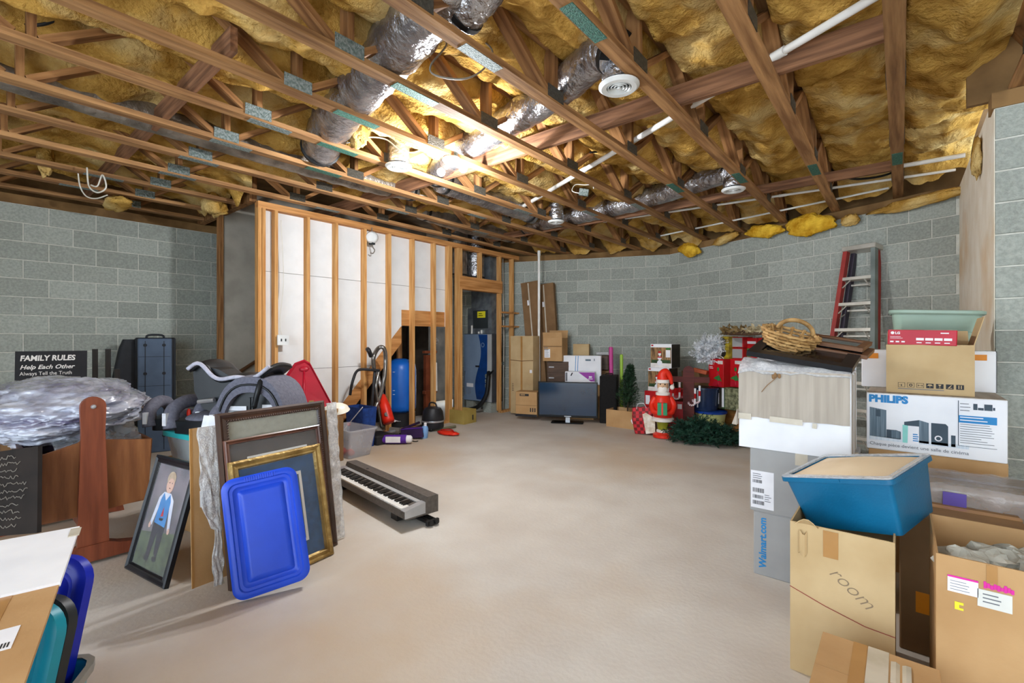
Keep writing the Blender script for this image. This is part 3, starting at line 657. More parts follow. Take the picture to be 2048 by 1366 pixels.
# ---------------- foreground boxes at right
t = carton('tall_carton', 'tall tan carton holding the teal bin, handwriting and red string line on front', (-.354, 2.239, 0), .338, .42, .614, m_kraft2, top='open', group='foreground boxes at right', flaps=[('b', .1, .7)])
text(t, 'room', .13, .44, .072, mat('pencil', '#8d7a62', rough=.8), rot=(PI/2, R(40), 0), shear=.3, bold=-.0012)
MB().tube([(-.001, -.001, .345), (.12, -.003, .305), (.25, -.003, .272), (.339, -.001, .265)], .0016, 5).build('string', mat('string_red', '#9a4238', rough=.7), t)
panel(t, 'tape', .115, .50, .165, .605, m_tape)
MB().grid(lambda u, v: (.03 + .03*u, -.003 - .012*math.sin(u*PI), .49 + .09*v + .01*math.sin(u*7)), 4, 5).build('torn_paper', m_kraft2, t, solid=.002)
MB().grid(lambda u, v: (.02 + .08*u, .004 - .03*v, .612 + .03*v*math.sin(u*PI)), 5, 3).build('torn_edge', m_kraft2, t, solid=.003)
# teal bin
m_teal = mat('teal_plastic', '#0a6a94', '#07577c', scale=3, rough=.38, bump=.08, bscale=120, spec=.45)
m_cream = mat('cream_folders', '#e6d3b6', '#d8c2a0', scale=4, rough=.75)
k_ = 1.15
bn = thing('file_bin', 'tilted teal plastic file bin full of cream folders on the tall tan carton', 'storage bin', (-.311*k_, 2.123*k_, HC + (.634-HC)*k_), (R(6.16), R(-12.69), R(-19.7)))
w_, d_, h_, t_ = .414, .391, .224, .030
def trr(x0, x1, y0, y1, z, r): return [(x, y, z) for x, y in MB()._rr(x0, x1, y0, y1, r, 4)]
MB().loft([trr(t_, w_-t_, t_, d_-t_, 0, .015), trr(0, w_, 0, d_, h_, .02), trr(.006, w_-.006, .006, d_-.006, h_, .018), trr(t_+.004, w_-t_-.004, t_+.004, d_-t_-.004, .006, .014)]).build('bin_body', m_teal, bn, smooth=True)
MB().loft([trr(-.012, w_+.012, -.012, d_+.012, h_-.018, .025), trr(-.012, w_+.012, -.012, d_+.012, h_, .025), trr(.002, w_-.002, .002, d_-.002, h_, .02), trr(.002, w_-.002, .002, d_-.002, h_-.018, .02)], cap=(False, False)).build('bin_rim', m_teal, bn, smooth=True)
MB().grid(lambda u, v: (.014 + (w_-.028)*u, .014 + (d_-.028)*v, h_ - .004 + .035*math.sin(u*PI)*math.sin(v*PI*.9+.2)), 12, 12).build('folders', m_cream, bn, smooth='all')
MB().loft([trr(-.008, w_+.008, -.010, d_+.01, h_+.001, .02), trr(-.008, w_+.008, -.010, d_+.01, h_+.008, .02), trr(.012, w_-.012, .014, d_-.012, h_+.009, .02), trr(.012, w_-.012, .014, d_-.012, h_+.001, .02)], cap=(False, False)).build('film_rim', m_bub, bn, smooth=True)
MB().cbox((w_*.52, -.014, h_-.006), (.05, .006, .012)).build('latch', m_teal, bn)
# closed carton at the bottom edge
c_ = P(1645, 1262, .33)
t = carton('carton_with_tape', 'closed brown carton with taped seam at the very front right', (c_.x, c_.y - .42, 0), .31, .42, .33, m_kraft, tape=None, group='foreground boxes at right')
MB().box((.13, 0.001, .3302), (.185, .42, .3312)).build('tape', m_tapec, t); MB().box((.09, 0.001, .3302), (.128, .42, .3308)).build('tape', m_tape, t)
MB().grid(lambda u, v: (.19 + .05*u, .25 + .12*v, .332 + .004*math.sin(u*9)), 4, 4).build('loose_tape', m_tapec, t, solid=.001)
# large open carton with crumpled paper at the right edge
t = carton('open_carton', 'large open brown carton with shipping labels at the right edge, packing paper inside', (.09, 2.10, 0), .62, .46, .658, m_kraft, top='open', group='foreground boxes at right', flaps=[])
panel(t, 'tape', .118, .60, .143, .656, m_tape)
lb = panel(t, 'shipping_label', .028, .545, .100, .598, m_label); panel(lb, 'label_stripe', .028, .592, .100, .598, m_magenta, y=-.0026); lines(lb, .034, .58, .055, 4, .009, m_inkg, hh=.2)
lb = panel(t, 'shipping_label', .098, .520, .175, .575, mat('label_grey', '#d9d9d2', rough=.6)); lines(lb, .11, .56, .05, 3, .012, m_inkg, hh=.3)
s_ = MB()
for k in range(9): s_.box((.112 + .0075*k, -.0022, .580 + .003*(k % 2)), (.119 + .0075*k, -.0012, .602 - .004*(k % 3)))
s_.build('ink_stamp', m_magenta, t)
ppoly(t, [(.045, .49), (.066, .49), (.066, .497), (.056, .497), (.056, .507), (.066, .507), (.066, .515), (.045, .515)], m_yellow, name='yellow_mark')
rr = random.Random(4)
m_paper = mat('packing_paper', '#c9c6ba', '#8f8c80', scale=9, rough=.8, bump=.6, bscale=20)
for k in range(7):
    px_, py_, s_ = .08 + .07*k, .12 + .06*(k % 3), .055 + .02*rr.random()
    def fn(d, k=k): return 1 + .45*noise.noise(Vector((d.x*2.5 + k*3, d.y*2.5, d.z*2.5))) + .25*noise.noise(Vector((d.x*6, d.y*6 + k, d.z*6)))
    o = MB().ball((0, 0, 0), (s_*1.3, s_, s_*.8), 16, 12, fn).build('crumpled_paper', m_paper, None, (.09 + px_, 2.10 + py_, .60 + .02*rr.random()))
    tag(o, 'crumpled ball of grey packing paper in the large open carton, %s from its left side' % ORD[k], 'paper', 'crumpled packing paper')
tag(MB().box((0, 0, 0), (.52, .34, .5)).build('packed_contents', m_kraft3, None, (.14, 2.16, .04)), 'dark bundle filling the large open carton under the paper', 'bundle')
# cartons between
t = carton('brown_carton', 'dark brown carton in the gap behind the tall tan carton', (-.005, 2.70, 0), .40, .42, .60, m_kraft3, tape=m_tape, group='foreground boxes at right')
panel(t, 'orange_label', .055, .18, .10, .27, m_orange)
t = carton('bagged_carton', 'brown carton wrapped in clear plastic with a purple patch below the home theater box', (.02, 2.98, .30), .44, .36, .38, m_kraft, tape=m_tape, group='boxes stacked by the block pier')
tag(t, t['label'], 'box')
MB().box((.02, .0, -.0), (.03, .0, 0))
m_cling = mat('clear_plastic', '#c8ccd2', '#9aa0a8', scale=7, rough=.1, bump=1.0, bscale=14, spec=.8, alpha=.55, trans=.25)
MB().grid(lambda u, v: (.44*u, -.008 - .01*abs(noise.noise(Vector((u*6, v*6, 0)))) if v < .5 else .36*(v-.5)*2, .20 + .36*v if v < .5 else .384 + .012*abs(noise.noise(Vector((u*6, v*6, 0))))), 24, 16).build('plastic_wrap', m_cling, t, smooth='all')
panel(t, 'purple_patch', .13, .30, .21, .36, mat('print_purple', '#6a58b0', rough=.4), y=-.02)
carton('brown_carton', 'brown carton on the floor under the plastic-wrapped carton', (.02, 2.99, 0), .44, .36, .30, m_kraft, tape=m_tape, group='boxes stacked by the block pier')

# ================================================================== THINGS ALONG THE BACK WALLS
def cb(px0, px1, yt, yb, Z, yaw=0.0):
    """left front corner seen at px0 at depth Z; returns location, width, height of an upright front face ending at px1"""
    a = yaw; dx = math.cos(a)*_C + math.sin(a)*_S; dz = -math.cos(a)*_S + math.sin(a)*_C
    u0, u1 = (px0-1024)/FPX, (px1-1024)/FPX
    w = (u1-u0)*Z/(dx - u1*dz); p = D(px0, yb, Z); top = D(px0, yt, Z).z
    z0 = max(0.0, p.z)
    return Vector((p.x, p.y, z0)), w, top - z0
def cbox_(name, label, px0, px1, yt, yb, Z, d, m, yaw=0, top='closed', group=None, tape=None, flaps=None):
    loc, w, h = cb(px0, px1, yt, yb, Z, yaw)
    t = carton(name, label, loc, w, d, h, m, yaw, top, group, tape, flaps=flaps); t['w'] = w; t['h'] = h
    return t, w, h
GB = 'cartons against the back wall'
# --- television
m_scr = mat('tv_screen_reflection', '#0e3350', '#0a2740', scale=1.5, rough=.10, spec=.8, coat=.6)  # blue base colour stands in for daylight reflected in the screen
m_tvb = mat('tv_bezel', '#131416', '#0c0d0e', rough=.22)
m_silver = mat('silver', '#b9bcc0', rough=.3, metal=.7)
tv = thing('television', 'flat black television standing on the floor in front of the back wall boxes', 'television', (D(1076, 829, 7.72).x, D(1076, 829, 7.72).y, 0), (0, 0, R(28)))
MB().bbox((0, 0, .09), (.965, .05, .665), .008).build('casing', m_tvb, tv)
MB().box((.022, -.003, .125), (.943, .0, .645)).build('screen', m_scr, tv)
MB().box((.43, -.006, .10), (.54, -.001, .115)).build('logo', m_silver, tv)
MB().box((.45, .012, .02), (.52, .035, .10)).build('stand_neck', m_silver, tv)
MB().bbox((.22, -.10, 0), (.74, .12, .02), .02).build('stand_foot', m_tvb, tv)
# --- tall cartons by the furnace
t, w, h = cbox_('tall_carton', 'tall narrow brown carton standing upright beside the furnace doorway', 1021, 1066, 672, 826, 8.45, .24, m_kraft2, R(8), group=GB, tape=m_tape)
panel(t, 'tape', w*.46, .02, w*.54, h - .01, m_tape); panel(t, 'white_tag', w*.86, h*.53, w*.96, h*.57, m_label); lines(t, .04, h*.38, .03, 5, .03, m_ink, hh=.3)
MB().tube([(-.002, -.004, h*.69), (w*.5, -.006, h*.68), (w+.002, -.004, h*.69)], .006, 6).build('strap', m_kraft3, t)
t, w, h = cbox_('kraft_box', 'low tan carton with black print in front of the tall narrow carton', 1031, 1074, 783, 832, 7.95, .26, m_kraft, R(20), group=GB)
panel(t, 'black_print', w*.2, h*.83, w*.62, h*.92, m_ink); lines(t, w*.24, h*.86, w*.3, 1, h*.06, m_kraft, hh=.6, y=-.003); panel(t, 'seam', 0, h*.45, w, h*.465, m_kraft3); panel(t, 'black_base', 0, 0, w, h*.10, m_ink)
for k in range(3): panel(t, 'black_print', w*(.68 + .1*k), h*.2, w*(.73 + .1*k), h*.36, m_ink)
def leaner(label, loc, rot, w, d, h, m):
    t = thing('flat_box', label, 'box', loc, rot, 'long flat boxes leaning by the stud wall')
    MB().bbox((0, 0, 0), (w, d, h), .006).build('body', m, t)
    panel(t, 'tape', w*.4, .05, w*.47, h - .02, m_tapec); panel(t, 'white_tag', w*.30, h*.82, w*.45, h*.86, m_label); MB().box((-.001, -.001, h - .07), (w + .001, d + .001, h + .001)).build('end_cap', m_kraft3, t)
leaner('long flat brown box leaning by the upright pipe, nearer one', (-5.19, 6.83, 0), (R(-3), R(-6.5), R(14)), .34, .09, 2.42, m_kraft3)
leaner('long flat brown box leaning behind the upright pipe, farther one', (-5.02, 6.98, 0), (R(-3), R(-5.0), R(14)), .34, .09, 2.38, m_kraft3)
# --- drawers, cartons behind the television
loc, w, h = cb(1094, 1137, 722, 845, 8.30, R(22))
dr = thing('drawer_unit', 'dark brown drawer unit under the flapped carton behind the television', 'drawers', (loc.x, loc.y, 0), (0, 0, R(22))); h = .965
m_dbrown = mat('dark_brown_laminate', '#57402f', '#463223', scale=4, rough=.5, stretch=(1, 1, 6))
MB().bbox((0, 0, 0), (w, .30, h), .006).build('cabinet', m_dbrown, dr)
for k in range(5):
    f = MB().box((.01, -.014, .02 + k*.19), (w - .01, 0, .19 + k*.19)).build('drawer', m_dbrown, dr)
    MB().box((.04, -.028, .10 + k*.19), (.13, -.014, .118 + k*.19)).build('handle', m_silver, f)
t, w, h = cbox_('kraft_box', 'brown carton with raised flap and white label on the dark drawer unit', 1086, 1124, 676, 722, 8.27, .33, m_kraft, R(16), top='open', group=GB, flaps=[('f', .10, .25), ('b', .14, .2)])
lb = panel(t, 'shipping_label', w*.08, h*.15, w*.38, h*.52, m_label); lines(lb, w*.1, h*.44, w*.25, 5, h*.06, m_inkg, hh=.3)
panel(t, 'tape', w*.02, h*.62, w*.98, h*.66, m_kraft3); lines(t, w*.05, h*.56, w*.3, 2, .03, m_inkg, hh=.4)
t, w, h = cbox_('kraft_box', 'brown carton on the floor hidden behind the television', 1140, 1206, 768, 845, 8.22, .22, m_kraft, R(22), group=GB)
t, w, h = cbox_('white_box', 'white box with blue stripes standing behind the television', 1125, 1202, 711, 768, 8.22, .18, m_white, R(24), group=GB)
for k in (.30, .36): ppoly(t, [(w*(k + .03), h*.45), (w*(k + .045), h*.45), (w*(k + .06), h*.99), (w*(k + .045), h*.99)], m_blue_ink)
MB().lathe([(.001, 0), (.045, 0), (.045, .001), (.001, .001)], 18, Matrix.Translation((w*.10, -.001, h*.62)) @ Matrix.Rotation(R(90), 4, 'X')).build('round_sticker', mat('sticker_pink', '#dba898', rough=.5), t)
panel(t, 'grey_print', w*.16, h*.38, w*.80, h*.46, m_inkg); panel(t, 'grey_print', w*.60, h*.82, w*.74, h*.88, m_spk); panel(t, 'grey_print', w*.82, h*.82, w*.84, h*.9, m_spk)
loc, w, h = cb(1130, 1192, 764, 840, 8.02, R(26))
t = carton('kraft_box', 'brown carton on the floor supporting the purple box behind the television', (loc.x + .02, loc.y + .0, 0), w*.9, .13, .62, m_kraft, R(26), group=GB)
t, w, h = cbox_('purple_box', 'white and purple box leaning in front of the striped white box', 1130, 1190, 743, 764, 8.04, .11, m_white, R(26), group=GB)
m_purp = mat('print_violet', '#9a2fa0', rough=.45)
ppoly(t, [(w*.45, h*.95), (w*.99, h*.95), (w*.99, .02), (w*.86, .02)], m_purp); panel(t, 'grey_print', w*.02, h*.1, w*.08, h*.9, m_inkg); panel(t, 'white_print', w*.80, h*.45, w*.90, h*.6, m_label, y=-.003); panel(t, 'white_print', w*.78, h*.3, w*.92, h*.38, m_label, y=-.003)
ppoly(t, [(w*.18, h*.6), (w*.22, h*.6), (w*.27, h*.9), (w*.23, h*.9)], m_ink)
loc, w, h = cb(1146, 1178, 688, 715, 8.45, R(22))
carton('kraft_box', 'small brown carton peeking above the striped white box', (loc.x, loc.y, 0.75), w, .14, loc.z + h - .75, m_kraft2, R(22), tape=m_tape, group=GB)
carton('kraft_box', 'brown carton on the floor below the small carton near the back wall', (loc.x - .05, loc.y - .0, 0), w + .1, .15, .745, m_kraft3, R(22), group=GB)
pk = thing('wrapped_package', 'bundle of shrink-wrapped brown packages right of the striped white box', 'package', (D(1190, 800, 8.30).x, D(1190, 800, 8.30).y, 0), (0, 0, R(22)))
for k in range(4): MB().bbox((.0 + .01*k, .02*k, .27*k), (.28 - .015*k, .22, .27*k + .26), .02).build('package', m_dbrown if k % 2 else m_kraft3, pk)
MB().bbox((.0, .03, 1.08), (.26, .2, 1.13), .02).build('plastic_film', m_bub, pk)
m_pink = mat('roll_pink', '#d04a98', '#bd3c86', rough=.4, scale=4); m_lime = mat('roll_lime', '#a8cf48', '#95bd3a', rough=.4, scale=4)
def roll(label, px, yt, Z, r, m, lean):
    p = D(px, 800, Z); h = D(px, yt, Z).z
    t = thing('gift_wrap_roll', label, 'gift wrap', (p.x, p.y, 0), (0, R(lean), 0), 'rolls of gift wrap')
    MB().lathe([(r, 0), (r, h*.985), (r*.9, h)], 14).build('paper_roll', m, t, smooth=True); MB().lathe([(r*.55, h*.9), (r*.55, h + .004), (r*.35, h + .004)], 12).build('core', m_kraft3, t)
roll('pink roll of gift wrap standing against the back wall', 1224, 694, 8.15, .036, m_pink, -1)
roll('lime green roll of gift wrap standing against the back wall', 1243, 709, 8.05, .028, m_lime, 0)
loc, w, h = cb(1199, 1233, 752, 842, 7.60, R(22))
bc = thing('black_cabinet', 'tall black padded case standing right of the television', 'case', (loc.x, loc.y, 0), (0, 0, R(22)))
m_blackc = mat('black_cloth', '#1b1918', '#100f0f', scale=30, rough=.9)
MB().bbox((0, 0, 0), (w, .42, h + loc.z), .02).build('case_body', m_blackc, bc); MB().box((w, .05, .05), (w + .006, .37, .06)).build('zip', m_silver, bc); MB().tube([(w*.3, .2, h + loc.z), (w*.3, .2, h + loc.z + .03), (w*.7, .2, h + loc.z + .03), (w*.7, .2, h + loc.z)], .01, 6).build('handle', m_blackc, bc)
t = carton('kraft_box', 'brown carton with diamond label on the floor holding the small tree', (-3.555, 6.61, 0), .66, .36, .265, m_kraft, 0, top='open', group='christmas corner')
ppoly(t, [(.47, .06), (.53, .13), (.47, .20), (.41, .13)], m_ink); ppoly(t, [(.44, .085), (.50, .085), (.52, .13), (.50, .175), (.44, .175), (.415, .13)], m_label, y=-.003)
# --- greenery
m_fir = mat('fir_green', '#2a4a2c', '#152c1a', scale=12, rough=.7, objrand=.1); m_fir2 = mat('garland_green', '#1f4a38', '#0f2c22', scale=12, rough=.6)
def sprig(mb, p, d, L, n, nl, rr, wd=.006, spread=.9):
    """a twig with flat needles round it"""
    d = d.normalized(); a = d.orthogonal().normalized(); b = d.cross(a)
    for k in range(n):
        t = k/n; c = p + d*(L*t); an = rr.uniform(0, 2*PI); v = (a*math.cos(an) + b*math.sin(an))*spread + d*.6; v.normalize()
        s = v.cross(d).normalized()*wd; l = nl*(1 - .35*t)*rr.uniform(.7, 1.15)
        mb.add([c - s, c + s, c + v*l], [(0, 1, 2)])
ct = thing('christmas_tree', 'small dark green artificial tree leaning out of the brown carton', 'christmas tree', (-3.30, 6.80, .02), (R(3), R(4), 0))
MB().tube([(0, 0, 0), (.01, 0, .5), (.03, 0, .95)], .012, 6).build('trunk', m_dbrown, ct)
rr = random.Random(11); mb = MB()
for k in range(260):
    t_ = rr.random()**.8; z = .28 + .62*t_; an = rr.uniform(0, 2*PI); L = .22*(1 - t_*.85) + .03
    sprig(mb, Vector((.02*t_, 0, z)), Vector((math.cos(an), math.sin(an), .55 + .5*t_)), L, 22, .055, rr, .006)
fo = mb.build('foliage', m_fir, ct); fo['kind'] = 'stuff'
wt = thing('white_feather_tree', 'bushy white artificial tree lying behind the gold gift boxes', 'christmas tree', wallC(1420, 700, .45)); wt.scale = (.85, .85, .85)
wt.location.z = 1.05; mb = MB()
for k in range(420):
    an = rr.uniform(0, 2*PI); el = rr.uniform(-.5, 1.3); d_ = Vector((math.cos(an)*math.cos(el), math.sin(an)*math.cos(el), math.sin(el)))
    base = Vector((.16*rr.uniform(-1, 1), .08*rr.uniform(-1, 1), .16 + .16*rr.uniform(-1, 1))); base.x += base.z*.25 - .05
    sprig(mb, base, d_, .17, 18, .06, rr, .009)
o = mb.build('foliage', mat('feather_white', '#eef0f2', '#d5d9de', scale=9, rough=.8), wt); o['kind'] = 'stuff'
MB().tube([(0, 0, -.05), (.02, 0, .3)], .012, 6).build('trunk', m_white, wt)
gl = thing('green_garland', 'heap of dark green artificial garland on the floor at the christmas corner', 'garland', (-1.93, 6.42, 0)); mb = MB()
for k in range(1100):
    a = rr.uniform(-1, 1); bq = rr.uniform(-1, 1)
    if a*a + bq*bq > 1: continue
    x, y = a*.50, bq*.30; hgt = (.25 + .12*math.cos(a*1.6 + 1.0))*(1 - a*a*.5 - bq*bq*.6)
    ax = Vector((.77, .20)) ; p = Vector((x*.90 + y*-.4, x*.42 + y*.9, rr.uniform(.03, max(.06, hgt - .03))))
    an = rr.uniform(0, 2*PI); sprig(mb, p, Vector((math.cos(an), math.sin(an), rr.uniform(-.15, .7))), .15, 18, .055, rr, .006)
for v_i, v in enumerate(mb.v):
    if v[2] < .004: mb.v[v_i] = (v[0], v[1], .004)
o = mb.build('needles', m_fir2, gl); o['kind'] = 'stuff'
MB().tube(smooth_path([(-.45, -.1, .06), (-.2, .1, .12), (0, -.08, .2), (.2, .1, .14), (.45, .0, .06)], 6), .012, 6).build('stem_wire', m_fir2, gl)
wr = thing('dried_wreath', 'brown dried-leaf wreath lying on the red boxes against the back wall', 'wreath', wallC(1497, 668, .48), (R(8), 0, R(-22))); mb = MB()
for k in range(230):
    a = rr.uniform(0, 2*PI); c_ = Vector((.34*math.cos(a), .15*math.sin(a), .03 + rr.uniform(-.02, .05)))
    d_ = Vector((rr.uniform(-1, 1), rr.uniform(-1, 1), rr.uniform(-.2, 1))).normalized(); s_ = d_.orthogonal().normalized()*.018; L = rr.uniform(.05, .10)
    mb.add([c_, c_ + d_*L*.5 + s_, c_ + d_*L, c_ + d_*L*.5 - s_], [(0, 1, 2, 3)])
o = mb.build('leaves', mat('dried_leaf', '#9a7f52', '#54401f', scale=10, rough=.8, c3='#d9cda8', s3=5), wr); o['kind'] = 'stuff'
MB().tube([(.34*math.cos(2*PI*k/24), .15*math.sin(2*PI*k/24), .02) for k in range(24)], .022, 6, closed=True).build('ring', m_dbrown, wr)
# --- christmas corner boxes
GX = 'christmas corner'
m_scene = mat('print_cabin', '#b08a5c', '#4c3520', scale=14, rough=.5, stretch=(3, 1, .4)); m_snow = mat('print_snow', '#e9e6e2', '#cfc9c2', scale=9, rough=.5); m_pine = mat('print_pine', '#3d5b34', '#22381f', scale=18, rough=.5)
m_dkprint = mat('print_dark', '#3c352c', '#26211b', scale=7, rough=.5)
def snowman_box(label, px0, px1, yt, yb, Z):
    t, w, h = cbox_('decoration_box', label, px0, px1, yt, yb, Z, .30, m_white, R(-4), group=GX)
    panel(t, 'picture_print', .004, .004, w - .004, h*.86, m_scene); panel(t, 'picture_print', .004, .004, w - .004, h*.2, m_snow, y=-.003); panel(t, 'picture_print', w*.05, h*.2, w*.95, h*.34, m_pine, y=-.003)
    c = w*.45
    for r_, z_ in ((.042, .16), (.032, .36), (.024, .53)): MB().lathe([(.001, 0), (r_, 0), (r_, .001), (.001, .001)], 16, Matrix.Translation((c, -.0045, h*z_ + .02)) @ Matrix.Rotation(R(90), 4, 'X')).build('picture_print', m_white, t)
    panel(t, 'picture_print', c - .035, h*.43, c + .035, h*.48, m_xred, y=-.006); panel(t, 'picture_print', c - .022, h*.62, c + .022, h*.70, m_xred, y=-.006); panel(t, 'picture_print', w*.74, h*.45, w*.95, h*.75, m_label, y=-.003)
    panel(t, 'red_mark', w*.04, h*.91, w*.14, h*.97, m_xred); spanel(t, 'side_print', .004, .004, .296, h - .004, m_dkprint, w)
    panel(t, 'green_mark', w*.74, h*.77, w*.95, h*.84, m_green, y=-.003)
    return t
snowman_box('boxed snowman decoration with cabin picture, upper of the two', 1301, 1343, 688, 735, 7.35)
snowman_box('boxed snowman decoration with cabin picture, lower of the two', 1296, 1338, 735, 782, 7.33)
t, w, h = cbox_('red_box', 'plain red box on the floor under the snowman boxes', 1289, 1340, 781, 840, 7.3, .3, m_xred, R(-4), group=GX)
panel(t, 'white_mark', .02, h*.55, .09, h*.85, m_label)
def gbox(name, label, px0, px1, yt, yb, Z, d, m, yaw=R(-22)):
    return cbox_(name, label, px0, px1, yt, yb, Z, d, m, yaw, group=GX)
t, w, h = gbox('wooden_crate', 'orange brown crate on the floor right of the yellow bucket', 1450, 1500, 815, 862, 6.95, .3, mat('crate_wood', '#9a6a34', '#7d5226', scale=5, rough=.7, stretch=(1, 1, 6)))
for k in range(3): panel(t, 'slat', .005, h*(.06 + .32*k), w - .005, h*(.32 + .32*k), MATS['crate_wood'], y=-.001, t=.012)
t, w, h = gbox('leaf_print_box', 'box printed with grey-green leaves under the red ornament boxes', 1428, 1483, 772, 815, 6.92, .3, m_pine)
m_leafp = mat('print_leaves', '#9a9a78', '#4c4f38', scale=22, rough=.5); panel(t, 'leaf_print', w*.42, .005, w*.99, h - .005, m_leafp); panel(t, 'white_print', w*.30, h*.08, w*.38, h*.95, m_label); panel(t, 'dark_print', .005, .005, w*.29, h - .005, m_dkprint); panel(t, 'white_print', w*.10, h*.2, w*.2, h*.7, m_snow, y=-.003)
for k, (a, b) in enumerate(((1417, 1447), (1448, 1484))):
    t, w, h = gbox('ornament_box', ('red ornament box on the christmas pile, left of the pair', 'red ornament box on the christmas pile, right of the pair')[k], a, b, 717, 772, 6.95 - .06*k, .24, m_xred)
    panel(t, 'white_print', w*.08, h*.78, w*.28, h*.94, m_label); panel(t, 'white_print', w*.62, h*.82, w*.95, h*.94, m_snow); lines(t, w*.08, h*.7, w*.3, 2, h*.05, m_label, hh=.4)
    for q in range(4): MB().ball((w*.62 + w*.03*(q % 2), -.002, h*(.12 + .17*q)), (.02, .004, .03), 8, 6).build('candle_print', m_green if q % 2 else m_red, t)
    ppoly(t, [(w*.2, .01), (w*.95, .01), (w*.8, h*.25), (w*.4, h*.2)], m_red); ppoly(t, [(w*.35, h*.3), (w*.9, h*.2), (w*.7, h*.45)], m_green)
m_gold = mat('print_gold', '#c9b02a', '#7f6a18', scale=13, rough=.5)
for k in range(2):
    t, w, h = gbox('gold_gift_box', ('gold and yellow printed box on the christmas pile, lower one', 'gold and yellow printed box on the christmas pile, upper one')[k], 1433, 1457, 695 - 22*k, 717 - 22*k, 6.98, .22, m_gold)
    MB().lathe([(.001, 0), (w*.3, 0), (w*.3, .002), (.001, .002)], 12, Matrix.Translation((w*.5, -.001, h*.5)) @ Matrix.Rotation(R(90), 4, 'X')).build('wreath_print', m_dkprint, t)
    t, w, h = gbox('red_gift_box', ('red box with pale window on the christmas pile, lower one', 'red box with pale window on the christmas pile, upper one')[k], 1457, 1486, 696 - 22*k, 717 - 22*k, 6.90, .22, m_xred)
    panel(t, 'window', w*.14, h*.08, w*.95, h*.92, m_greyb)
for k in range(2):
    t, w, h = gbox('flat_red_box', ('flat red box with white band under the wreath, left one', 'flat red box with white band under the wreath, right one')[k], 1486 + 28*k, 1513 + 28*k, 676, 717, 6.80 - .14*k, .2, m_xred)
    panel(t, 'white_band', w*.04, h*.72, w*.96, h*.84, m_label)
    panel(t, 'green_print', w*.1, h*.1, w*.6, h*.5, m_green)
# blue tub, yellow bucket
m_navy = mat('navy_plastic', '#1d2f52', '#16243f', scale=3, rough=.25, spec=.5); m_lime2 = mat('pale_yellow_plastic', '#d8dd9c', '#c8cd88', scale=3, rough=.4); m_rb = mat('royal_blue_plastic', '#123f9a', rough=.35)
p_ = D(1421, 850, 6.9)
yb_ = thing('plastic_bucket', 'pale yellow bucket with blue rim under the navy tub', 'bucket', (p_.x, p_.y, 0))
MB().lathe([(.16, 0), (.21, .28), (.215, .28), (.215, .30), (.19, .30), (.15, .02)], 24).build('bucket_body', m_lime2, yb_, smooth=True); MB().lathe([(.20, .285), (.228, .285), (.228, .315), (.20, .32), (.001, .322)], 24).build('lid', m_rb, yb_, smooth=True)
p_ = D(1408, 815, 6.95)
nt_ = thing('storage_tub', 'round navy plastic tub standing on the yellow bucket', 'tub', (p_.x, p_.y, .324))
MB().lathe([(.19, 0), (.205, .30), (.22, .305), (.22, .33), (.20, .335), (.001, .335)], 24).build('tub_body', m_navy, nt_, smooth=True); MB().box((-.03, -.222, .05), (-.015, -.208, .30)).build('label_strip', m_label, nt_)
# candy-cane signpost with mailbox
m_maroon = mat('maroon_wood', '#5e2018', '#4a1812', scale=4, rough=.6, stretch=(1, 1, 8))
p_ = D(1377, 852, 6.75)
sp = thing('holiday_mailbox_post', 'maroon wooden post with crossarm, red mailbox and hanging candy canes', 'mailbox post', (p_.x, p_.y, 0), (0, 0, R(14)))
MB().prism([(-.075, 0), (.075, 0), (.075, .90)] + [(.075*math.cos(a), .90 + .075*math.sin(a)) for a in [PI*k/10 for k in range(1, 10)]] + [(-.075, .90)], 0, .04, Matrix(((1, 0, 0, 0), (0, 0, 1, 0), (0, 1, 0, 0), (0, 0, 0, 1)))).build('post', m_maroon, sp)
MB().box((-.30, .005, .74), (.28, .035, .82)).build('crossarm', m_maroon, sp)
mbx = MB().loft([[(-.28 + .27*q, .05 + .17*math.cos(a) + .17, .28 + (.22 + .13*max(0, math.sin(a)) if math.sin(a) > -.01 else 0)) for a in [PI*k/12 for k in range(13)]] for q in (0, 1)]).build('mailbox', m_xred, sp)
MB().box((-.29, .06, .0), (-.02, .36, .45)).build('mailbox_base', m_xred, sp); MB().box((-.15, -.004, .35), (-.09, .004, .42)).build('white_mark', m_label, sp)
def cane(x, z, flip=1):
    pts = [Vector((x, -.02, z)), Vector((x, -.02, z - .20))] + [Vector((x - flip*(.045 - .045*math.cos(a)), -.02, z - .20 - .045*math.sin(a))) for a in [PI*k/6 for k in range(1, 7)]]
    pts = smooth_path(pts, 5); q = MB(); q.tube(pts, .014, 8); o = q.build('candy_cane', m_label, sp, smooth='all')
    for k in range(2, len(pts) - 2, 5): MB().tube([pts[k], pts[k+1]*.5 + pts[k+2]*.5], .0148, 8).build('stripe', m_xred, o)
cane(-.12, .74); cane(-.21, .72); cane(.15, .70); cane(.09, .66)
# small goods on and beside the post
tag(MB().bbox((0, 0, 0), (.20, .10, .06), .01).build('orange_package', mat('print_rust', '#b8552c', '#9a4522', scale=6, rough=.5), None, D(1385, 742, 7.0) + Vector((0, 0, -.01)), (0, .2, 0)), 'rust orange package lying above the candy-cane post', 'package')
p_ = D(1395, 790, 7.3); tag(carton('kraft_box', 'dark carton stack behind the navy tub holding the rust package', (p_.x - .25, p_.y, 0), .55, .26, .86, m_kraft3, R(-22), group=GX), 'dark carton behind the navy tub holding the rust package', 'box')
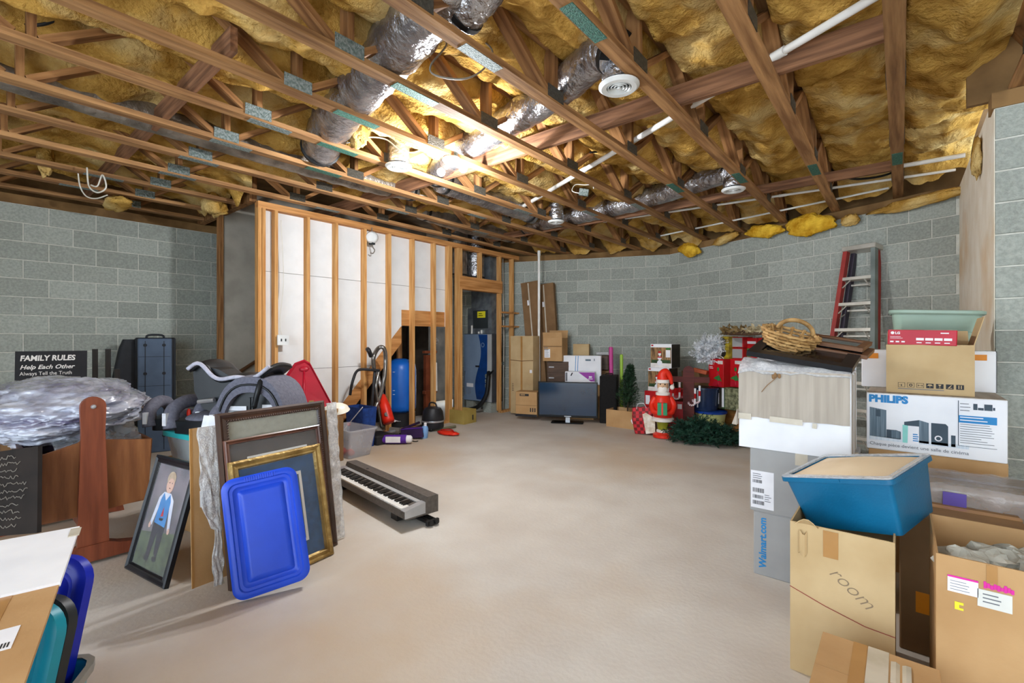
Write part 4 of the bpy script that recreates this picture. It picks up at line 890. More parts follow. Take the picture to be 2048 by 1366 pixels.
# plaid gift bag
m_plaid = mat('plaid', '#c01c20', '#3a0a0c', scale=1, rough=.6)
nt = m_plaid.node_tree; N = nt.nodes.new; ck = N('ShaderNodeTexChecker'); ck.inputs['Scale'].default_value = 22; ck.inputs['Color1'].default_value = (.55, .02, .03, 1); ck.inputs['Color2'].default_value = (.16, .01, .012, 1)
nt.links.new(nt.nodes['Texture Coordinate'].outputs['Object'], ck.inputs['Vector']); nt.links.new(ck.outputs[0], nt.nodes['Principled BSDF'].inputs['Base Color'])
p_ = P(1268, 868); pb = thing('gift_bag', 'red and black plaid gift bag with white panel beside the figure', 'bag', (p_.x, p_.y + .02, 0), (0, R(-6), R(10)))
MB().loft([[(x, y, 0) for x, y in MB()._rr(0, .26, 0, .14, .02, 3)], [(x, y, .2) for x, y in MB()._rr(-.02, .28, -.02, .16, .03, 3)], [(x, y, .37) for x, y in MB()._rr(-.01, .27, .03, .11, .02, 3)]], cap=(True, False)).build('bag_body', m_plaid, pb)
MB().tube(smooth_path([(.06, .02, .35), (.09, .0, .42), (.17, .0, .43), (.2, .02, .36)], 5), .004, 5).build('handle', m_label, pb)
ppoly(pb, [(.17, .0), (.30, .02), (.32, .22), (.20, .30), (.15, .28)], mat('print_floral', '#e8e3d8', '#c9b8a0', scale=16, rough=.6), y=-.03)
# festive blow-mould figure, kept generic
m_bm_red = mat('blowmould_red', '#e2301a', '#cf2412', scale=4, rough=.4); m_bm_white = mat('blowmould_white', '#efe9e2', '#dcd4cc', scale=9, rough=.6); m_bm_green = mat('blowmould_olive', '#9a9a2c', '#86861f', scale=4, rough=.45); m_bm_skin = mat('blowmould_beige', '#d9b08a', rough=.5); m_gg = mat('blowmould_emerald', '#1f8a5c', rough=.4)
p_ = P(1321, 877); fg = thing('lawn_figure', 'plastic christmas lawn figure in red coat and white-trimmed hat holding a present', 'figurine', (p_.x, p_.y + .08, 0), (0, 0, R(20))); fg.scale = (.88, .88, 1.0)
MB().lathe([(.11, 0), (.15, .01), (.15, .05), (.10, .075), (.075, .08)], 20).build('boots', m_bm_red, fg, smooth=True)
MB().lathe([(.08, .07), (.095, .08), (.095, .105), (.08, .115)], 20).build('boot_trim', m_bm_white, fg, smooth=True)
MB().lathe([(.075, .105), (.085, .18), (.10, .25)], 20).build('trousers', m_bm_green, fg, smooth=True)
MB().lathe([(.13, .225), (.165, .235), (.17, .27), (.14, .29)], 24).build('coat_trim', m_bm_white, fg, smooth=True)
MB().lathe([(.14, .27), (.155, .36), (.145, .46), (.12, .55), (.075, .60), (.06, .61)], 24).build('coat', m_bm_red, fg, smooth=True)
MB().lathe([(.06, .585), (.105, .59), (.11, .62), (.07, .64)], 20).build('collar', m_bm_white, fg, smooth=True)
MB().ball((0, -.005, .715), (.085, .085, .095), 18, 12).build('head', m_bm_skin, fg, smooth='all')
MB().ball((0, -.045, .665), (.075, .055, .065), 16, 10, lambda d: 1 + .08*noise.noise(d*6)).build('beard', m_bm_white, fg, smooth='all')
MB().ball((0, -.095, .715), .016, 10, 8).build('nose', m_bm_skin, fg, smooth='all')
for s in (-1, 1): MB().ball((s*.034, -.078, .742), .010, 8, 6).build('eye', m_ink, fg, smooth='all')
MB().lathe([(.088, .755), (.103, .76), (.103, .80), (.088, .805)], 20).build('hat_trim', m_bm_white, fg, smooth=True)
MB().tube(smooth_path([(0, 0, .79), (.0, 0, .86), (.05, 0, .90), (.11, 0, .84), (.135, 0, .74)], 5), [.09, .088, .085, .082, .08, .078, .074, .07, .066, .062, .058, .053, .048, .044, .04, .037, .034, .03, .027, .025, .022], 14).build('hat', m_bm_red, fg, smooth='all')
MB().ball((.14, 0, .70), .036, 12, 8, lambda d: 1 + .1*noise.noise(d*7)).build('pompom', m_bm_white, fg, smooth='all')
for s in (-1, 1):
    MB().tube(smooth_path([(s*.11, 0, .55), (s*.165, -.03, .45), (s*.13, -.12, .37), (s*.06, -.16, .36)], 4), [.045]*5 + [.042]*4 + [.035]*4, 10).build('sleeve', m_bm_red, fg, smooth='all')
    MB().ball((s*.05, -.17, .355), (.035, .03, .03), 10, 8).build('mitten', m_bm_green, fg, smooth='all')
gp_ = MB().box((-.07, -.235, .34), (.07, -.15, .50)).build('present', m_gg, fg); MB().box((-.012, -.238, .338), (.012, -.147, .502)).build('ribbon', m_bm_red, gp_)
# stepladder against the right back wall
m_lred = mat('ladder_red', '#a83a34', '#8f2f2a', scale=5, rough=.45); m_alu = mat('aluminium', '#c9c6bc', '#b3afa4', scale=6, rough=.35, metal=.35)
foot = wallC(1655, 800, .62); 
lad = thing('stepladder', 'red fiberglass stepladder with aluminium steps leaning on the back wall', 'stepladder', (-.70, 6.55, 0), (R(-8.5), 0, R(-22.5)))
HL = 2.44
def rail(x0, x1, m, y=0):
    return MB().add([(x0, y, 0), (x0+.05, y, 0), (x0+.05, y+.07, 0), (x0, y+.07, 0), (x1, y, HL), (x1+.045, y, HL), (x1+.045, y+.07, HL), (x1, y+.07, HL)], [(0,3,2,1),(4,5,6,7),(0,1,5,4),(1,2,6,5),(2,3,7,6),(3,0,4,7)])
rail(-.13, .03, m_lred).build('side_rail', m_lred, lad); rail(.47, .32, m_lred).build('side_rail', mat('ladder_grey', '#7c8682', '#68726e', rough=.5), lad)
rail(-.08, .06, m_lred, .11).build('rear_rail', mat('ladder_dark', '#3a3440', rough=.5), lad); rail(.44, .30, m_lred, .11).build('rear_rail', m_lred, lad)
MB().bbox((.02, -.02, HL - .005), (.375, .19, HL + .05), .01).build('ladder_top', m_alu, lad)
for k in range(7):
    z = .25 + k*.305; f_ = z/HL; xa = -.13 + .16*f_ + .045; xb = .47 - .15*f_ + .005
    s_ = MB().box((xa, -.005, z), (xb, .075, z + .035)).build('step', m_alu, lad)
    for xx, sg in ((xa + .005, 1), (xb - .005, -1)): MB().tube([(xx, .0, z - .09), (xx + sg*.07, .02, z)], .007, 5).build('step_brace', m_alu, s_)
    MB().box((xa + .04, .115, z - .05), (xb - .04, .14, z - .03)).build('rear_bar', m_alu, lad)
for z in (.9, 1.6): MB().tube([(.0, .03, z), (.06, .14, z + .12)], .008, 5).build('spreader', m_alu, lad)

# ================================================================== LEFT: FRAMES, CRADLE, SEATS
m_gold_f = mat('gilt', '#b79a5e', '#7f6432', scale=9, rough=.35, metal=.45, bump=.3, bscale=60)
m_umber = mat('umber_frame', '#4a3227', '#2f1f18', scale=6, rough=.3, spec=.5)
m_rose = mat('rosewood_frame', '#6f4636', '#4c2e24', scale=6, rough=.3, spec=.5)
m_matg = mat('mat_grey', '#a7a698', '#9a9a8c', scale=40, rough=.8); m_matb = mat('mat_blue', '#1d4f80', '#174069', scale=30, rough=.75); m_matd = mat('mat_brown', '#4a3f38', '#3d332d', scale=30, rough=.8)
m_matw = mat('mat_white', '#e8e8e4', rough=.7); m_pane = mat('pane_glass', '#dfe6ea', rough=.05, spec=.3, alpha=.05)
def framed(name, label, x, y, a, l, w, h, border, th, m, matm, mb=.0, inner=None, group='framed pictures leaning in a stack', lip=None, bead=False, glass=True):
    """leaning framed picture: local x along the bottom, z up the face, -y towards the viewer"""
    t = thing(name, label, 'picture frame', (x, y, 0), (-l, 0, a), group)
    B = border
    def rail(p0, p1, inx):      # mitred rail with a moulded profile
        pass
    prof = [(0, 0), (0, -th*.8), (B*.22, -th), (B*.5, -th*.72), (B*.8, -th*.9), (B, -th*.35), (B, 0)]
    corners = [(0, 0, 1, 1), (w, 0, -1, 1), (w, h, -1, -1), (0, h, 1, -1)]
    for k in range(4):
        c0, c1 = corners[k], corners[(k+1) % 4]
        r0 = [(c0[0] + c0[2]*q, d, c0[1] + c0[3]*q) for q, d in prof]; r1 = [(c1[0] + c1[2]*q, d, c1[1] + c1[3]*q) for q, d in prof]
        o = MB().loft([r0, r1]).build('frame_rail', m, t)
        if bead:
            s = MB(); n = int(math.hypot(c1[0]-c0[0], c1[1]-c0[1]) / .016); p0 = Vector((c0[0] + c0[2]*B*.9, -th*.9, c0[1] + c0[3]*B*.9)); p1 = Vector((c1[0] + c1[2]*B*.9, -th*.9, c1[1] + c1[3]*B*.9))
            for q in range(n): s.ball(p0.lerp(p1, (q + .5)/n), (.007, .005, .007), 6, 4)
            s.build('rope_bead', m, o, smooth='all')
    MB().box((B*.8, -.010, B*.8), (w - B*.8, -.006, h - B*.8)).build('mat_board', matm, t)
    MB().box((.004, -.005, .004), (w - .004, 0, h - .004)).build('backing', m_kraft3, t)
    if inner:
        x0, x1, z0, z1, m1, m2 = inner
        MB().box((x0, -.0118, z0), (x1, -.010, z1)).build('inner_mat', m1, t); MB().box((x0 + .018, -.0132, z0 + .018), (x1 - .018, -.0118, z1 - .018)).build('print', m2, t)
    if glass: MB().box((B*.8, -.0150, B*.8), (w - B*.8, -.0142, h - B*.8)).build('glass', m_pane, t)
    return t
m_art1 = mat('print_seascape', '#7f93ad', '#c9cfd2', scale=4, rough=.6, stretch=(1, 1, 4), c3='#6a5a48', s3=3); m_art2 = mat('print_courtyard', '#b3b290', '#5a5f4c', scale=7, rough=.6)
m_art3 = mat('print_sky', '#4a6a94', '#3a577f', scale=3, rough=.6)
tn = thing('cardboard_sheet', 'tall flat cardboard sheet standing behind the framed pictures', 'cardboard', (-2.985, .865, 0), (R(-2.2), 0, R(94.2)))
MB().box((0, 0, 0), (.929, .008, .872)).build('board', m_kraft, tn); MB().box((.0, -.0015, .0), (.012, .0, .872)).build('edge_tape', m_tape, tn)
lb = MB().box((.045, -.002, .43), (.085, 0, .52)).build('white_tag', m_label, tn); MB().box((.05, -.0028, .45), (.08, -.002, .455)).build('tag_print', m_ink, lb)
framed('picture_frame', 'large dark brown picture frame with beaded edge and grey mat, rearmost of the stack', -2.815, .984, R(97.5), R(8.8), .686, .957, .055, .032, m_umber, m_matg, inner=(.16, .53, .20, .80, m_matw, m_art1), bead=True)
framed('picture_frame', 'narrow rosewood picture frame with brown mat, middle of the stack', -2.765, 1.005, R(97.6), R(10.0), .60, .81, .028, .024, m_rose, m_matd, inner=(.12, .50, .16, .70, m_matw, m_art2))
framed('picture_frame', 'gilt picture frame with deep blue mat, front of the stack', -2.719, 1.013, R(97.6), R(12.0), .568, .698, .052, .030, m_gold_f, m_matb, inner=(.16, .42, .14, .56, m_matw, m_art3))
# bubble wrap around the stack
def bw(label, fn, nu, nv): return tag(MB().grid(fn, nu, nv).build('bubble_wrap', m_bub, None, smooth='all', solid=.003), label, 'bubble wrap', 'bubble wrap on the framed pictures')
bw('bubble wrap strip along the right edge of the framed pictures', lambda u, v: (-2.925 - .02*u - .115*v + .012*noise.noise(Vector((u*4, v*14, 0))), 1.672 + .085*u + .010*noise.noise(Vector((u*3, v*16, 4))), .01 + .915*v), 12, 70)
bw('bubble wrap bunched at the left edge of the framed pictures', lambda u, v: (-2.875 - .105*v + .012*noise.noise(Vector((u*5, v*12, 9))), .985 - (.02 + .075*(1 if v > .35 else .4)*min(1, .35 + abs(v - .35)*4))*u + .012*noise.noise(Vector((u*4, v*10, 2))), .02 + .86*v), 12, 70)
# blue storage lid
m_blue = mat('blue_plastic', '#1f4fd8', '#1a45c4', scale=3, rough=.35, spec=.5)
def tote_lid(name, label, loc, rot, w, h, m, group='storage lids', r=.06):
    t = thing(name, label, 'storage lid', loc, rot, group)
    M = Matrix(((1, 0, 0, 0), (0, 0, 1, 0), (0, 1, 0, 0), (0, 0, 0, 1)))
    def ring(i, y, rr=None): return [(a, b, y) for a, b in MB()._rr(i, w - i, i, h - i, max(.01, (rr or r) - i*.6), 7)]
    MB().loft([ring(0, 0), ring(0, -.022), ring(.012, -.03), ring(.03, -.03), ring(.036, -.022), ring(.05, -.022), ring(.058, -.014), ring(.072, -.012), ring(.085, -.024), ring(.10, -.026)], cap=(False, True), M=M).build('lid_panel', m, t, smooth=True)
    MB().loft([ring(.004, .0), ring(.004, .012), ring(-.0, .012), ring(-.0, 0)], cap=(False, False), M=M).build('lip', m, t, smooth=True)
    for k in range(14): MB().box((w*.3 + k*w*.03, -.0325, h - .032), (w*.3 + k*w*.03 + .006, -.029, h - .008)).build('grip_rib', m, t)
    return t
_le = (Matrix.Rotation(R(70), 4, 'Z') @ Matrix.Rotation(R(-14), 4, 'X') @ Matrix.Rotation(R(-6.1), 4, 'Y')).to_euler()
tote_lid('tote_cover', 'bright blue plastic storage lid leaning on the gilt frame', (-2.650, .953, .006), _le, .372, .618, m_blue)
# boy portrait
m_meadow = mat('print_meadow', '#8a7f86', '#57515a', scale=5, rough=.5, c3='#4c5a40', s3=3); m_grassp = mat('print_grass', '#5b6648', '#38402e', scale=14, rough=.5)
m_hair = mat('print_hair', '#c9b49a', '#a98f74', scale=30, rough=.6); m_skin = mat('print_skin', '#dcb3a0', rough=.6); m_shirt = mat('print_shirt', '#dfe2ee', '#c8cde0', scale=20, rough=.6); m_vest = mat('print_vest', '#3b8cd0', '#2f78ba', scale=20, rough=.6); m_pants = mat('print_trousers', '#2a2430', rough=.6)
by = framed('portrait_frame', 'black framed photo of a young child in a blue vest leaning on the sheet', -3.559, .706, R(9.6), R(14.9), .475, .66, .045, .03, m_bframe, m_meadow, group='framed portrait', glass=True)
tag(by, by['label'], 'picture frame')
def art(pts, m, y=-.0112, name='photo_print'):
    Mx = Matrix(((1, 0, 0, 0), (0, 0, -1, 0), (0, 1, 0, 0), (0, 0, 0, 1)))
    return MB().prism(pts, -y, -y + .0005, Mx).build(name, m, by)
def oval(cx, cz, rx, rz, n=18): return [(cx + rx*math.cos(2*PI*k/n), cz + rz*math.sin(2*PI*k/n)) for k in range(n)]
art([(.04, .04), (.435, .04), (.435, .27), (.04, .22)], m_grassp)
cx = .225
art([(cx - .062, .11), (cx - .022, .09), (cx - .002, .25), (cx + .022, .13), (cx + .06, .11), (cx + .066, .30), (cx - .068, .30)], m_pants, -.0117)
art([(cx - .11, .275), (cx - .085, .27), (cx - .05, .41), (cx + .05, .41), (cx + .095, .27), (cx + .12, .275), (cx + .085, .43), (cx + .04, .465), (cx - .04, .465), (cx - .08, .43)], m_shirt, -.0122)
art([(cx - .062, .29), (cx + .062, .28), (cx + .058, .42), (cx + .035, .46), (cx, .42), (cx - .035, .46), (cx - .056, .42)], m_vest, -.0127)
art([(cx - .012, .33), (cx + .018, .335), (cx + .004, .385)], m_xred, -.0132); art([(cx - .022, .32), (cx + .03, .325), (cx + .02, .31), (cx - .014, .308)], m_ink, -.0132)
art(oval(cx + .004, .515, .042, .052), m_skin, -.0127); art(oval(cx + .002, .545, .046, .042), m_hair, -.0132); art(oval(cx + .008, .515, .036, .034), m_skin, -.0136)
for q in (-.008, .022): art(oval(cx + q, .522, .0045, .0035, 8), m_ink, -.014)
art(oval(cx + .008, .492, .009, .0035, 8), m_rose, -.014)
for q in (-.105, .112): art(oval(cx + q, .268, .013, .017, 10), m_skin, -.0127)
for q, z in ((-.045, .095), (.04, .105)): art(oval(cx + q, z, .026, .014, 10), m_ink, -.0127)
# clear tote with teal lid under the seats, carton below
m_clear = mat('clear_tote', '#cfd8da', '#bcc6c8', scale=4, rough=.18, spec=.6, alpha=.55, trans=.3); m_tealid = mat('teal_lid', '#2fb3b5', rough=.35)
ttx = thing('clear_tote', 'clear plastic tote with teal rim under the small booster seats', 'storage tote', (-3.93, 1.30, .50), (0, 0, R(10)))
ct_ = MB().loft([trr(-.24, .30, -.20, .26, 0, .03), trr(-.27, .33, -.23, .29, .19, .035), trr(-.262, .322, -.222, .282, .19, .03), trr(-.232, .292, -.192, .252, .006, .025)]).build('tote_body', m_clear, ttx, smooth=True)
MB().loft([trr(-.285, .345, -.245, .305, .165, .04), trr(-.285, .345, -.245, .305, .2, .04), trr(-.26, .32, -.22, .28, .206, .03)], cap=(False, True)).build('lid', m_tealid, ttx, smooth=True)
MB().box((-.2, -.16, .01), (.26, .22, .12)).build('contents', m_paper, ttx)
carton('kraft_box', 'brown carton under the clear tote with teal rim', (-4.2, 1.05, 0), .58, .50, .495, m_kraft, R(10), tape=m_tapec, group='boxes behind the portrait')
carton('kraft_box', 'brown carton on the floor supporting the large car seat', (-3.62, 1.16, 0), .55, .60, .60, m_kraft, R(12), group='boxes behind the portrait')
# ---- car seats
m_seat = mat('seat_grey', '#6a6b78', '#5a5b68', scale=60, rough=.9, bump=.15, bscale=200); m_shell = mat('seat_black', '#1d2124', '#14171a', scale=10, rough=.4); m_warn = mat('warning_label', '#e4e6ea', '#d2d6de', scale=20, rough=.5)
cs = thing('car_seat', 'large grey and black child car seat lying on its face behind the frames', 'car seat', (-3.64, 1.17, .60), (0, 0, R(39.6)))
# arch: local x across, y depth, z up
def arch(w, h, n=20, p=2.6, x0=0): return [(x0 + w/2 + w/2*math.copysign(abs(math.cos(a))**(2/p), math.cos(a)), h*abs(math.sin(a))**(2/p)) for a in [PI - PI*k/n for k in range(n+1)]]
oa, ia = arch(.52, .505), arch(.40, .40, x0=.06)
rings = []
for yq, g in ((0, .0), (.03, -.02), (.12, -.03), (.30, -.02), (.38, .02)):
    o_ = [(x + (x - .26)*(-g), yq, z*(1 - g*.8)) for x, z in oa]; i_ = [(x, yq, z) for x, z in ia][::-1]; rings.append(o_ + i_)
MB().loft(rings).build('seat_cover', m_seat, cs, smooth=True)
MB().prism([(x, z) for x, z in arch(.42, .41, x0=.05)], -.30, -.05, Matrix(((1, 0, 0, 0), (0, 0, -1, 0), (0, 1, 0, 0), (0, 0, 0, 1)))).build('shell', m_shell, cs)
MB().tube([(x, -.004, z) for x, z in arch(.46, .455, x0=.03)], .008, 6).build('piping', m_shell, cs, smooth='all')
lb = MB().box((.085, .040, .10), (.215, .048, .30)).build('warning_label', m_warn, cs, rot=(0, R(0), 0)); s_ = MB()
for k in range(7): s_.box((.092, .0385, .13 + .022*k), (.205, .040, .138 + .022*k))
s_.build('label_print', m_inkg, lb)
MB().box((.325, .040, .28), (.40, .048, .31)).build('white_tag', m_warn, cs); MB().box((.27, .040, .18), (.283, .047, .27)).build('white_tag', m_warn, cs)
MB().tube(smooth_path([(.30, -.015, .30), (.33, -.02, .42), (.33, .05, .51), (.31, .2, .515)], 5), .018, 6).build('strap', m_shell, cs, smooth='all')
for x in (.235, .255): MB().box((x, .03, .10), (x + .012, .05, .36)).build('harness', m_shell, cs)
# seat pan lying on top
def pan(u, v):
    x = -.17 + .56*u; z = .515 + .075*math.exp(-((u - .12)/.13)**2) - .035*math.sin(u*PI) + .05*max(0, (u - .75)*4)**1.5*.8
    return (x, .02 + .32*v + .03*math.sin(u*PI), z + .02*math.cos((v - .5)*PI) + .01*math.sin(u*14))
MB().grid(pan, 28, 10).build('seat_pan', m_shell, cs, smooth='all', solid=.03)
MB().tube([(a, b - .012, c + .012) for a, b, c in [pan(k/28, 0) for k in range(29)]], .014, 8).build('pan_trim', mat('seat_trim', '#b4b4c2', '#a2a2b0', scale=40, rough=.8), cs, smooth='all')
sd = [(-.17, .60), (-.16, .40), (-.10, .28), (.02, .24), (.07, .36), (.10, .50), (.02, .55)]
MB().prism(sd, -.24, -.06, Matrix(((1, 0, 0, 0), (0, 0, -1, 0), (0, 1, 0, 0), (0, 0, 0, 1)))).build('side_wing', m_shell, cs)
MB().tube([(-.12, .045, .33), (.0, .03, .345)], .016, 8).build('adjuster_bar', m_silver, cs)
def booster(label, loc, yaw, s, arm=True, red=False):
    t = thing('booster_seat', label, 'booster seat', loc, (0, 0, yaw), 'small booster seats'); 
    MB().loft([[(x*s, y*s, z*s) for x, y in MB()._rr(-.2, .2, -.2, .2, .07, 5)] for z in (0, .03)] + [[(x*s, y*s, (.09 + .05*abs(x)*2)*s) for x, y in MB()._rr(-.21, .21, -.21, .21, .08, 5)]]).build('seat_base', m_shell, t, smooth=True)
    MB().ball((0, 0, .11*s), (.18*s, .19*s, .05*s), 18, 10).build('cushion', m_seat, t, smooth='all')
    for sx in (-1, 1):
        q = MB().tube(smooth_path([(sx*.19*s, -.20*s, .04*s), (sx*.21*s, -.17*s, .17*s), (sx*.215*s, -.05*s, .235*s), (sx*.215*s, .10*s, .22*s), (sx*.20*s, .19*s, .10*s)], 5), .055*s, 10).build('armrest', m_seat, t, smooth='all')
        MB().box((sx*.215*s - .004, -.255*s, .07*s), (sx*.215*s + .03*s, -.225*s, .17*s)).build('warning_label', m_warn, q)
    if red: MB().ball((.13*s, -.20*s, .15*s), (.02*s, .012*s, .045*s), 8, 6).build('red_guide', m_bm_red, t, smooth='all')
booster('grey booster seat on the clear tote, right one with white label', (-3.86, 1.24, .708), R(30), .86)
booster('grey booster seat with red guide clip, left of the pair on the tote', (-4.16, 1.16, .708), R(48), .80, red=True)
tag(MB().bbox((0, 0, 0), (.09, .006, .13), .004).build('warning_card', m_warn, None, D(398, 872, 2.95) , (R(-10), R(8), R(52))), 'white warning card with orange stripe hanging by the booster seat', 'card')
# ---- wooden cradle with plastic-wrapped bedding
m_crad = mat('cradle_wood', '#a36b42', '#78492c', scale=2.6, rough=.45, stretch=(6, 6, .8), bump=.06, detail=6); m_cradp = mat('cradle_post', '#8a4a30', '#6b3522', scale=2.6, rough=.45, stretch=(8, 8, .7), bump=.06)
cr = thing('wooden_cradle', 'swinging wooden baby cradle with tall rounded end post at left', 'cradle', (-3.80, .58, 0))
My = Matrix(((0, 0, 1, 0), (1, 0, 0, 0), (0, 1, 0, 0), (0, 0, 0, 1)))      # local (a,b,c) -> (x=c, y=a, z=b)
def post(x):
    pts = [(-.075, .05), (.075, .05), (.068, .40), (.055, .80), (.060, .93)] + [(.06*math.cos(a), .955 + .06*math.sin(a)) for a in [PI*k/10 for k in range(11)]] + [(-.060, .93), (-.055, .80), (-.068, .40)]
    o = MB().prism(pts, x - .02, x + .02, My).build('end_post', m_cradp, cr)
    MB().lathe([(.001, 0), (.014, 0), (.010, .008), (.001, .01)], 14, Matrix.Translation((x + .02, 0, .955)) @ Matrix.Rotation(R(90), 4, 'Y')).build('pivot_cap', m_silver, o, smooth=True)
    ft = [(-.34, 0), (-.30, 0), (-.15, .022), (.15, .022), (.30, 0), (.34, 0), (.33, .055), (.12, .10), (.07, .12), (-.07, .12), (-.12, .10), (-.33, .055)]
    MB().prism(ft, x - .035, x + .035, My).build('foot', m_cradp, cr)
post(0.0); post(-1.02)
MB().box((-1.02, -.03, .16), (0, .03, .24)).build('stretcher', m_cradp, cr)
def trap(x, t): return MB().prism([(-.235, .290), (-.06, .287), (.285, .313), (.30, .70), (.07, .735), (0, .78), (-.06, .735), (-.29, .669)], x - t, x, My)
trap(-.045, .022).build('end_panel', m_crad, cr); trap(-.955, .022).build('end_panel', m_crad, cr)
MB().add([(-.95, -.235, .29), (-.06, -.235, .29), (-.06, -.30, .72), (-.95, -.30, .72), (-.95, -.215, .29), (-.06, -.215, .29), (-.06, -.28, .72), (-.95, -.28, .72)], [(0,1,2,3),(7,6,5,4),(0,4,5,1),(1,5,6,2),(2,6,7,3),(3,7,4,0)]).build('side_panel', mat('cradle_dark', '#4a2c20', '#37201a', scale=3, rough=.5), cr)
MB().add([(-.95, .285, .31), (-.06, .285, .31), (-.06, .31, .70), (-.95, .31, .70), (-.95, .265, .31), (-.06, .265, .31), (-.06, .29, .70), (-.95, .29, .70)], [(0,1,2,3),(7,6,5,4),(0,4,5,1),(1,5,6,2),(2,6,7,3),(3,7,4,0)]).build('side_panel', m_crad, cr)
MB().box((-.95, -.22, .30), (-.06, .27, .32)).build('base_board', m_crad, cr)
m_film = mat('wrapping_film', '#c6cad6', '#8b8ea0', scale=4, rough=.09, bump=.6, bscale=9, stretch=(1, 1.8, 5), spec=.9, detail=8, c3='#5a5470', s3=2.5, coat=.5)
def bundle(d):
    k = 1 + .16*noise.noise(Vector((d.x*1.7, d.y*1.7, d.z*3))) - .13*abs(noise.noise(Vector((d.x*4, d.y*3.4, d.z*9)))) - .07*abs(noise.noise(Vector((d.x*9, d.y*7, d.z*17)))) - .035*abs(noise.noise(Vector((d.x*19, d.y*15, d.z*34))))
    return k*(1.0 if abs(d.z) < .8 else .98)
pbx = thing('plastic_wrapped_bedding', 'bundle of bedding wrapped in clear plastic piled on the wooden cradle', 'bundle', (-4.56, .52, .88), (R(3), R(4), 0))
MB().ball((0, 0, 0), (.70, .49, .21), 150, 80, bundle).build('film', m_film, pbx, smooth='all')
MB().grid(lambda u, v: (.42 + .22*u, -.10 + .42*v, -.06 - .10*u + .05*noise.noise(Vector((u*6, v*7, 1)))), 16, 20).build('loose_film', m_cling, pbx, smooth='all')
MB().ball((-.02, 0, -.13), (.50, .26, .16), 24, 12).build('bedding', mat('bedding_purple', '#3d3148', '#2a2234', scale=8, rough=.9), pbx, smooth='all')
# ---- chalkboard sign at the far left edge
m_chalk = mat('chalkboard', '#231b17', '#17110e', scale=7, rough=.8)
cb_ = thing('chalkboard_sign', 'dark board covered in faint white handwriting at the left edge', 'sign', (0, 0, 0), (R(-6), R(-9), R(26)))
_c = D(74, 1066, 2.52); _o = cb_.rotation_euler.to_matrix() @ Vector((.46, 0, 0)); cb_.location = (_c.x - _o.x, _c.y - _o.y, max(.004, _c.z - _o.z))
MB().box((0, 0, 0), (.46, .02, .46)).build('board', m_chalk, cb_); m_chk = mat('chalk_writing', '#7f786f', rough=.8)
rr = random.Random(21)
for k in range(11):
    pts = [(.03 + .012*j, -.003, (.42 - .037*k) + rr.uniform(-.011, .011)) for j in range(int(rr.uniform(22, 32)))]
    MB().tube(pts, .0024, 4).build('handwriting_row', m_chk, cb_)
# family rules sign
fs = thing('rules_sign', 'black wooden sign with white family rules lettering above the wrapped bedding', 'sign', (-5.93, .385, .62), (R(-6), 0, R(78)))
MB().box((0, 0, 0), (.47, .025, .64)).build('board', mat('sign_black', '#1c1a1d', '#121114', scale=9, rough=.7), fs); m_sw = mat('sign_white', '#e6e2dc', '#cfc9c2', scale=14, rough=.7)
text(fs, 'FAMILY RULES', .03, .555, .066, m_sw, y=-.003, shear=.12, sx=.86, bold=.0022); text(fs, 'Help Each Other', .03, .48, .052, m_sw, y=-.003, shear=.3, sx=.98, bold=.001); text(fs, 'Always Tell the Truth', .03, .425, .045, m_sw, y=-.003, sx=.85)
carton('kraft_box', 'carton standing behind the wrapped bedding under the rules sign', (-6.3, .30, 0), .55, .55, .615, m_kraft3, R(0), group='boxes at the left wall')
# dark spindles
m_spin = mat('dark_spindle', '#2b2522', '#1a1614', scale=6, rough=.5, stretch=(10, 10, 1))
for k, (px_, yt_) in enumerate(((190, 698), (216, 698), (234, 738))):
    p_ = PX(px_, yt_, -6.35)
    t = thing('bed_post', ('dark fluted bed post by the left wall, nearest the rules sign', 'dark fluted bed post by the left wall, second from the rules sign', 'short dark bed post by the left wall, nearest the blue-grey case')[k], 'post', (p_.x, p_.y, 0), group='dark bed posts')
    for q in range(4): MB().box((-.02 + .012*q, -.02, 0), (-.011 + .012*q, .02, p_.z)).build('flute', m_spin, t)
    MB().box((-.022, -.014, 0), (.022, .014, p_.z - .01)).build('core', m_spin, t)
# long hard case
m_case = mat('case_slate', '#52637a', '#46566b', scale=4, rough=.55); m_caseb = mat('case_black', '#22252b', '#17191e', scale=6, rough=.6)
p0_, p1_ = PX(268, 690, -6.95), PX(341, 690, -6.95)
ca = thing('hard_case', 'tall slate blue equipment case with latches standing by the left wall', 'case', (-6.95, p0_.y + .03, 0), (0, 0, R(72)))
MB().bbox((0, 0, 0), (.33, .10, 1.37), .02).build('case_shell', m_case, ca); MB().bbox((-.04, .10, 0), (.36, .24, 1.38), .03).build('case_back', m_caseb, ca)
for x in (.075, .255):
    MB().box((x - .003, -.004, .03), (x + .003, 0, 1.34)).build('groove', m_caseb, ca)
    for z in (.2, .6, .95, 1.29): MB().lathe([(.012, 0), (.019, 0), (.019, .006), (.012, .006)], 12, Matrix.Translation((x, -.001, z)) @ Matrix.Rotation(R(90), 4, 'X')).build('latch', m_caseb, ca)
for z in (.45, .8, 1.15): MB().box((.01, -.003, z), (.32, 0, z + .004)).build('groove', m_caseb, ca)
MB().tube(smooth_path([(.08, .06, 1.37), (.10, .06, 1.41), (.23, .06, 1.41), (.25, .06, 1.37)], 4), .012, 8).build('handle', m_caseb, ca, smooth='all')
tag(MB().loft([[(x, y, z) for x, y in MB()._rr(-w_ , w_, -.08, .08, .05, 5)] for z, w_ in ((0, .17), (.3, .2), (.7, .14), (.9, .16), (1.25, .10), (1.36, .06))]).build('guitar_bag', m_caseb, None, (-7.15, 1.42, 0), (0, 0, R(80)), smooth=True), 'black soft instrument bag behind the slate blue case', 'bag')
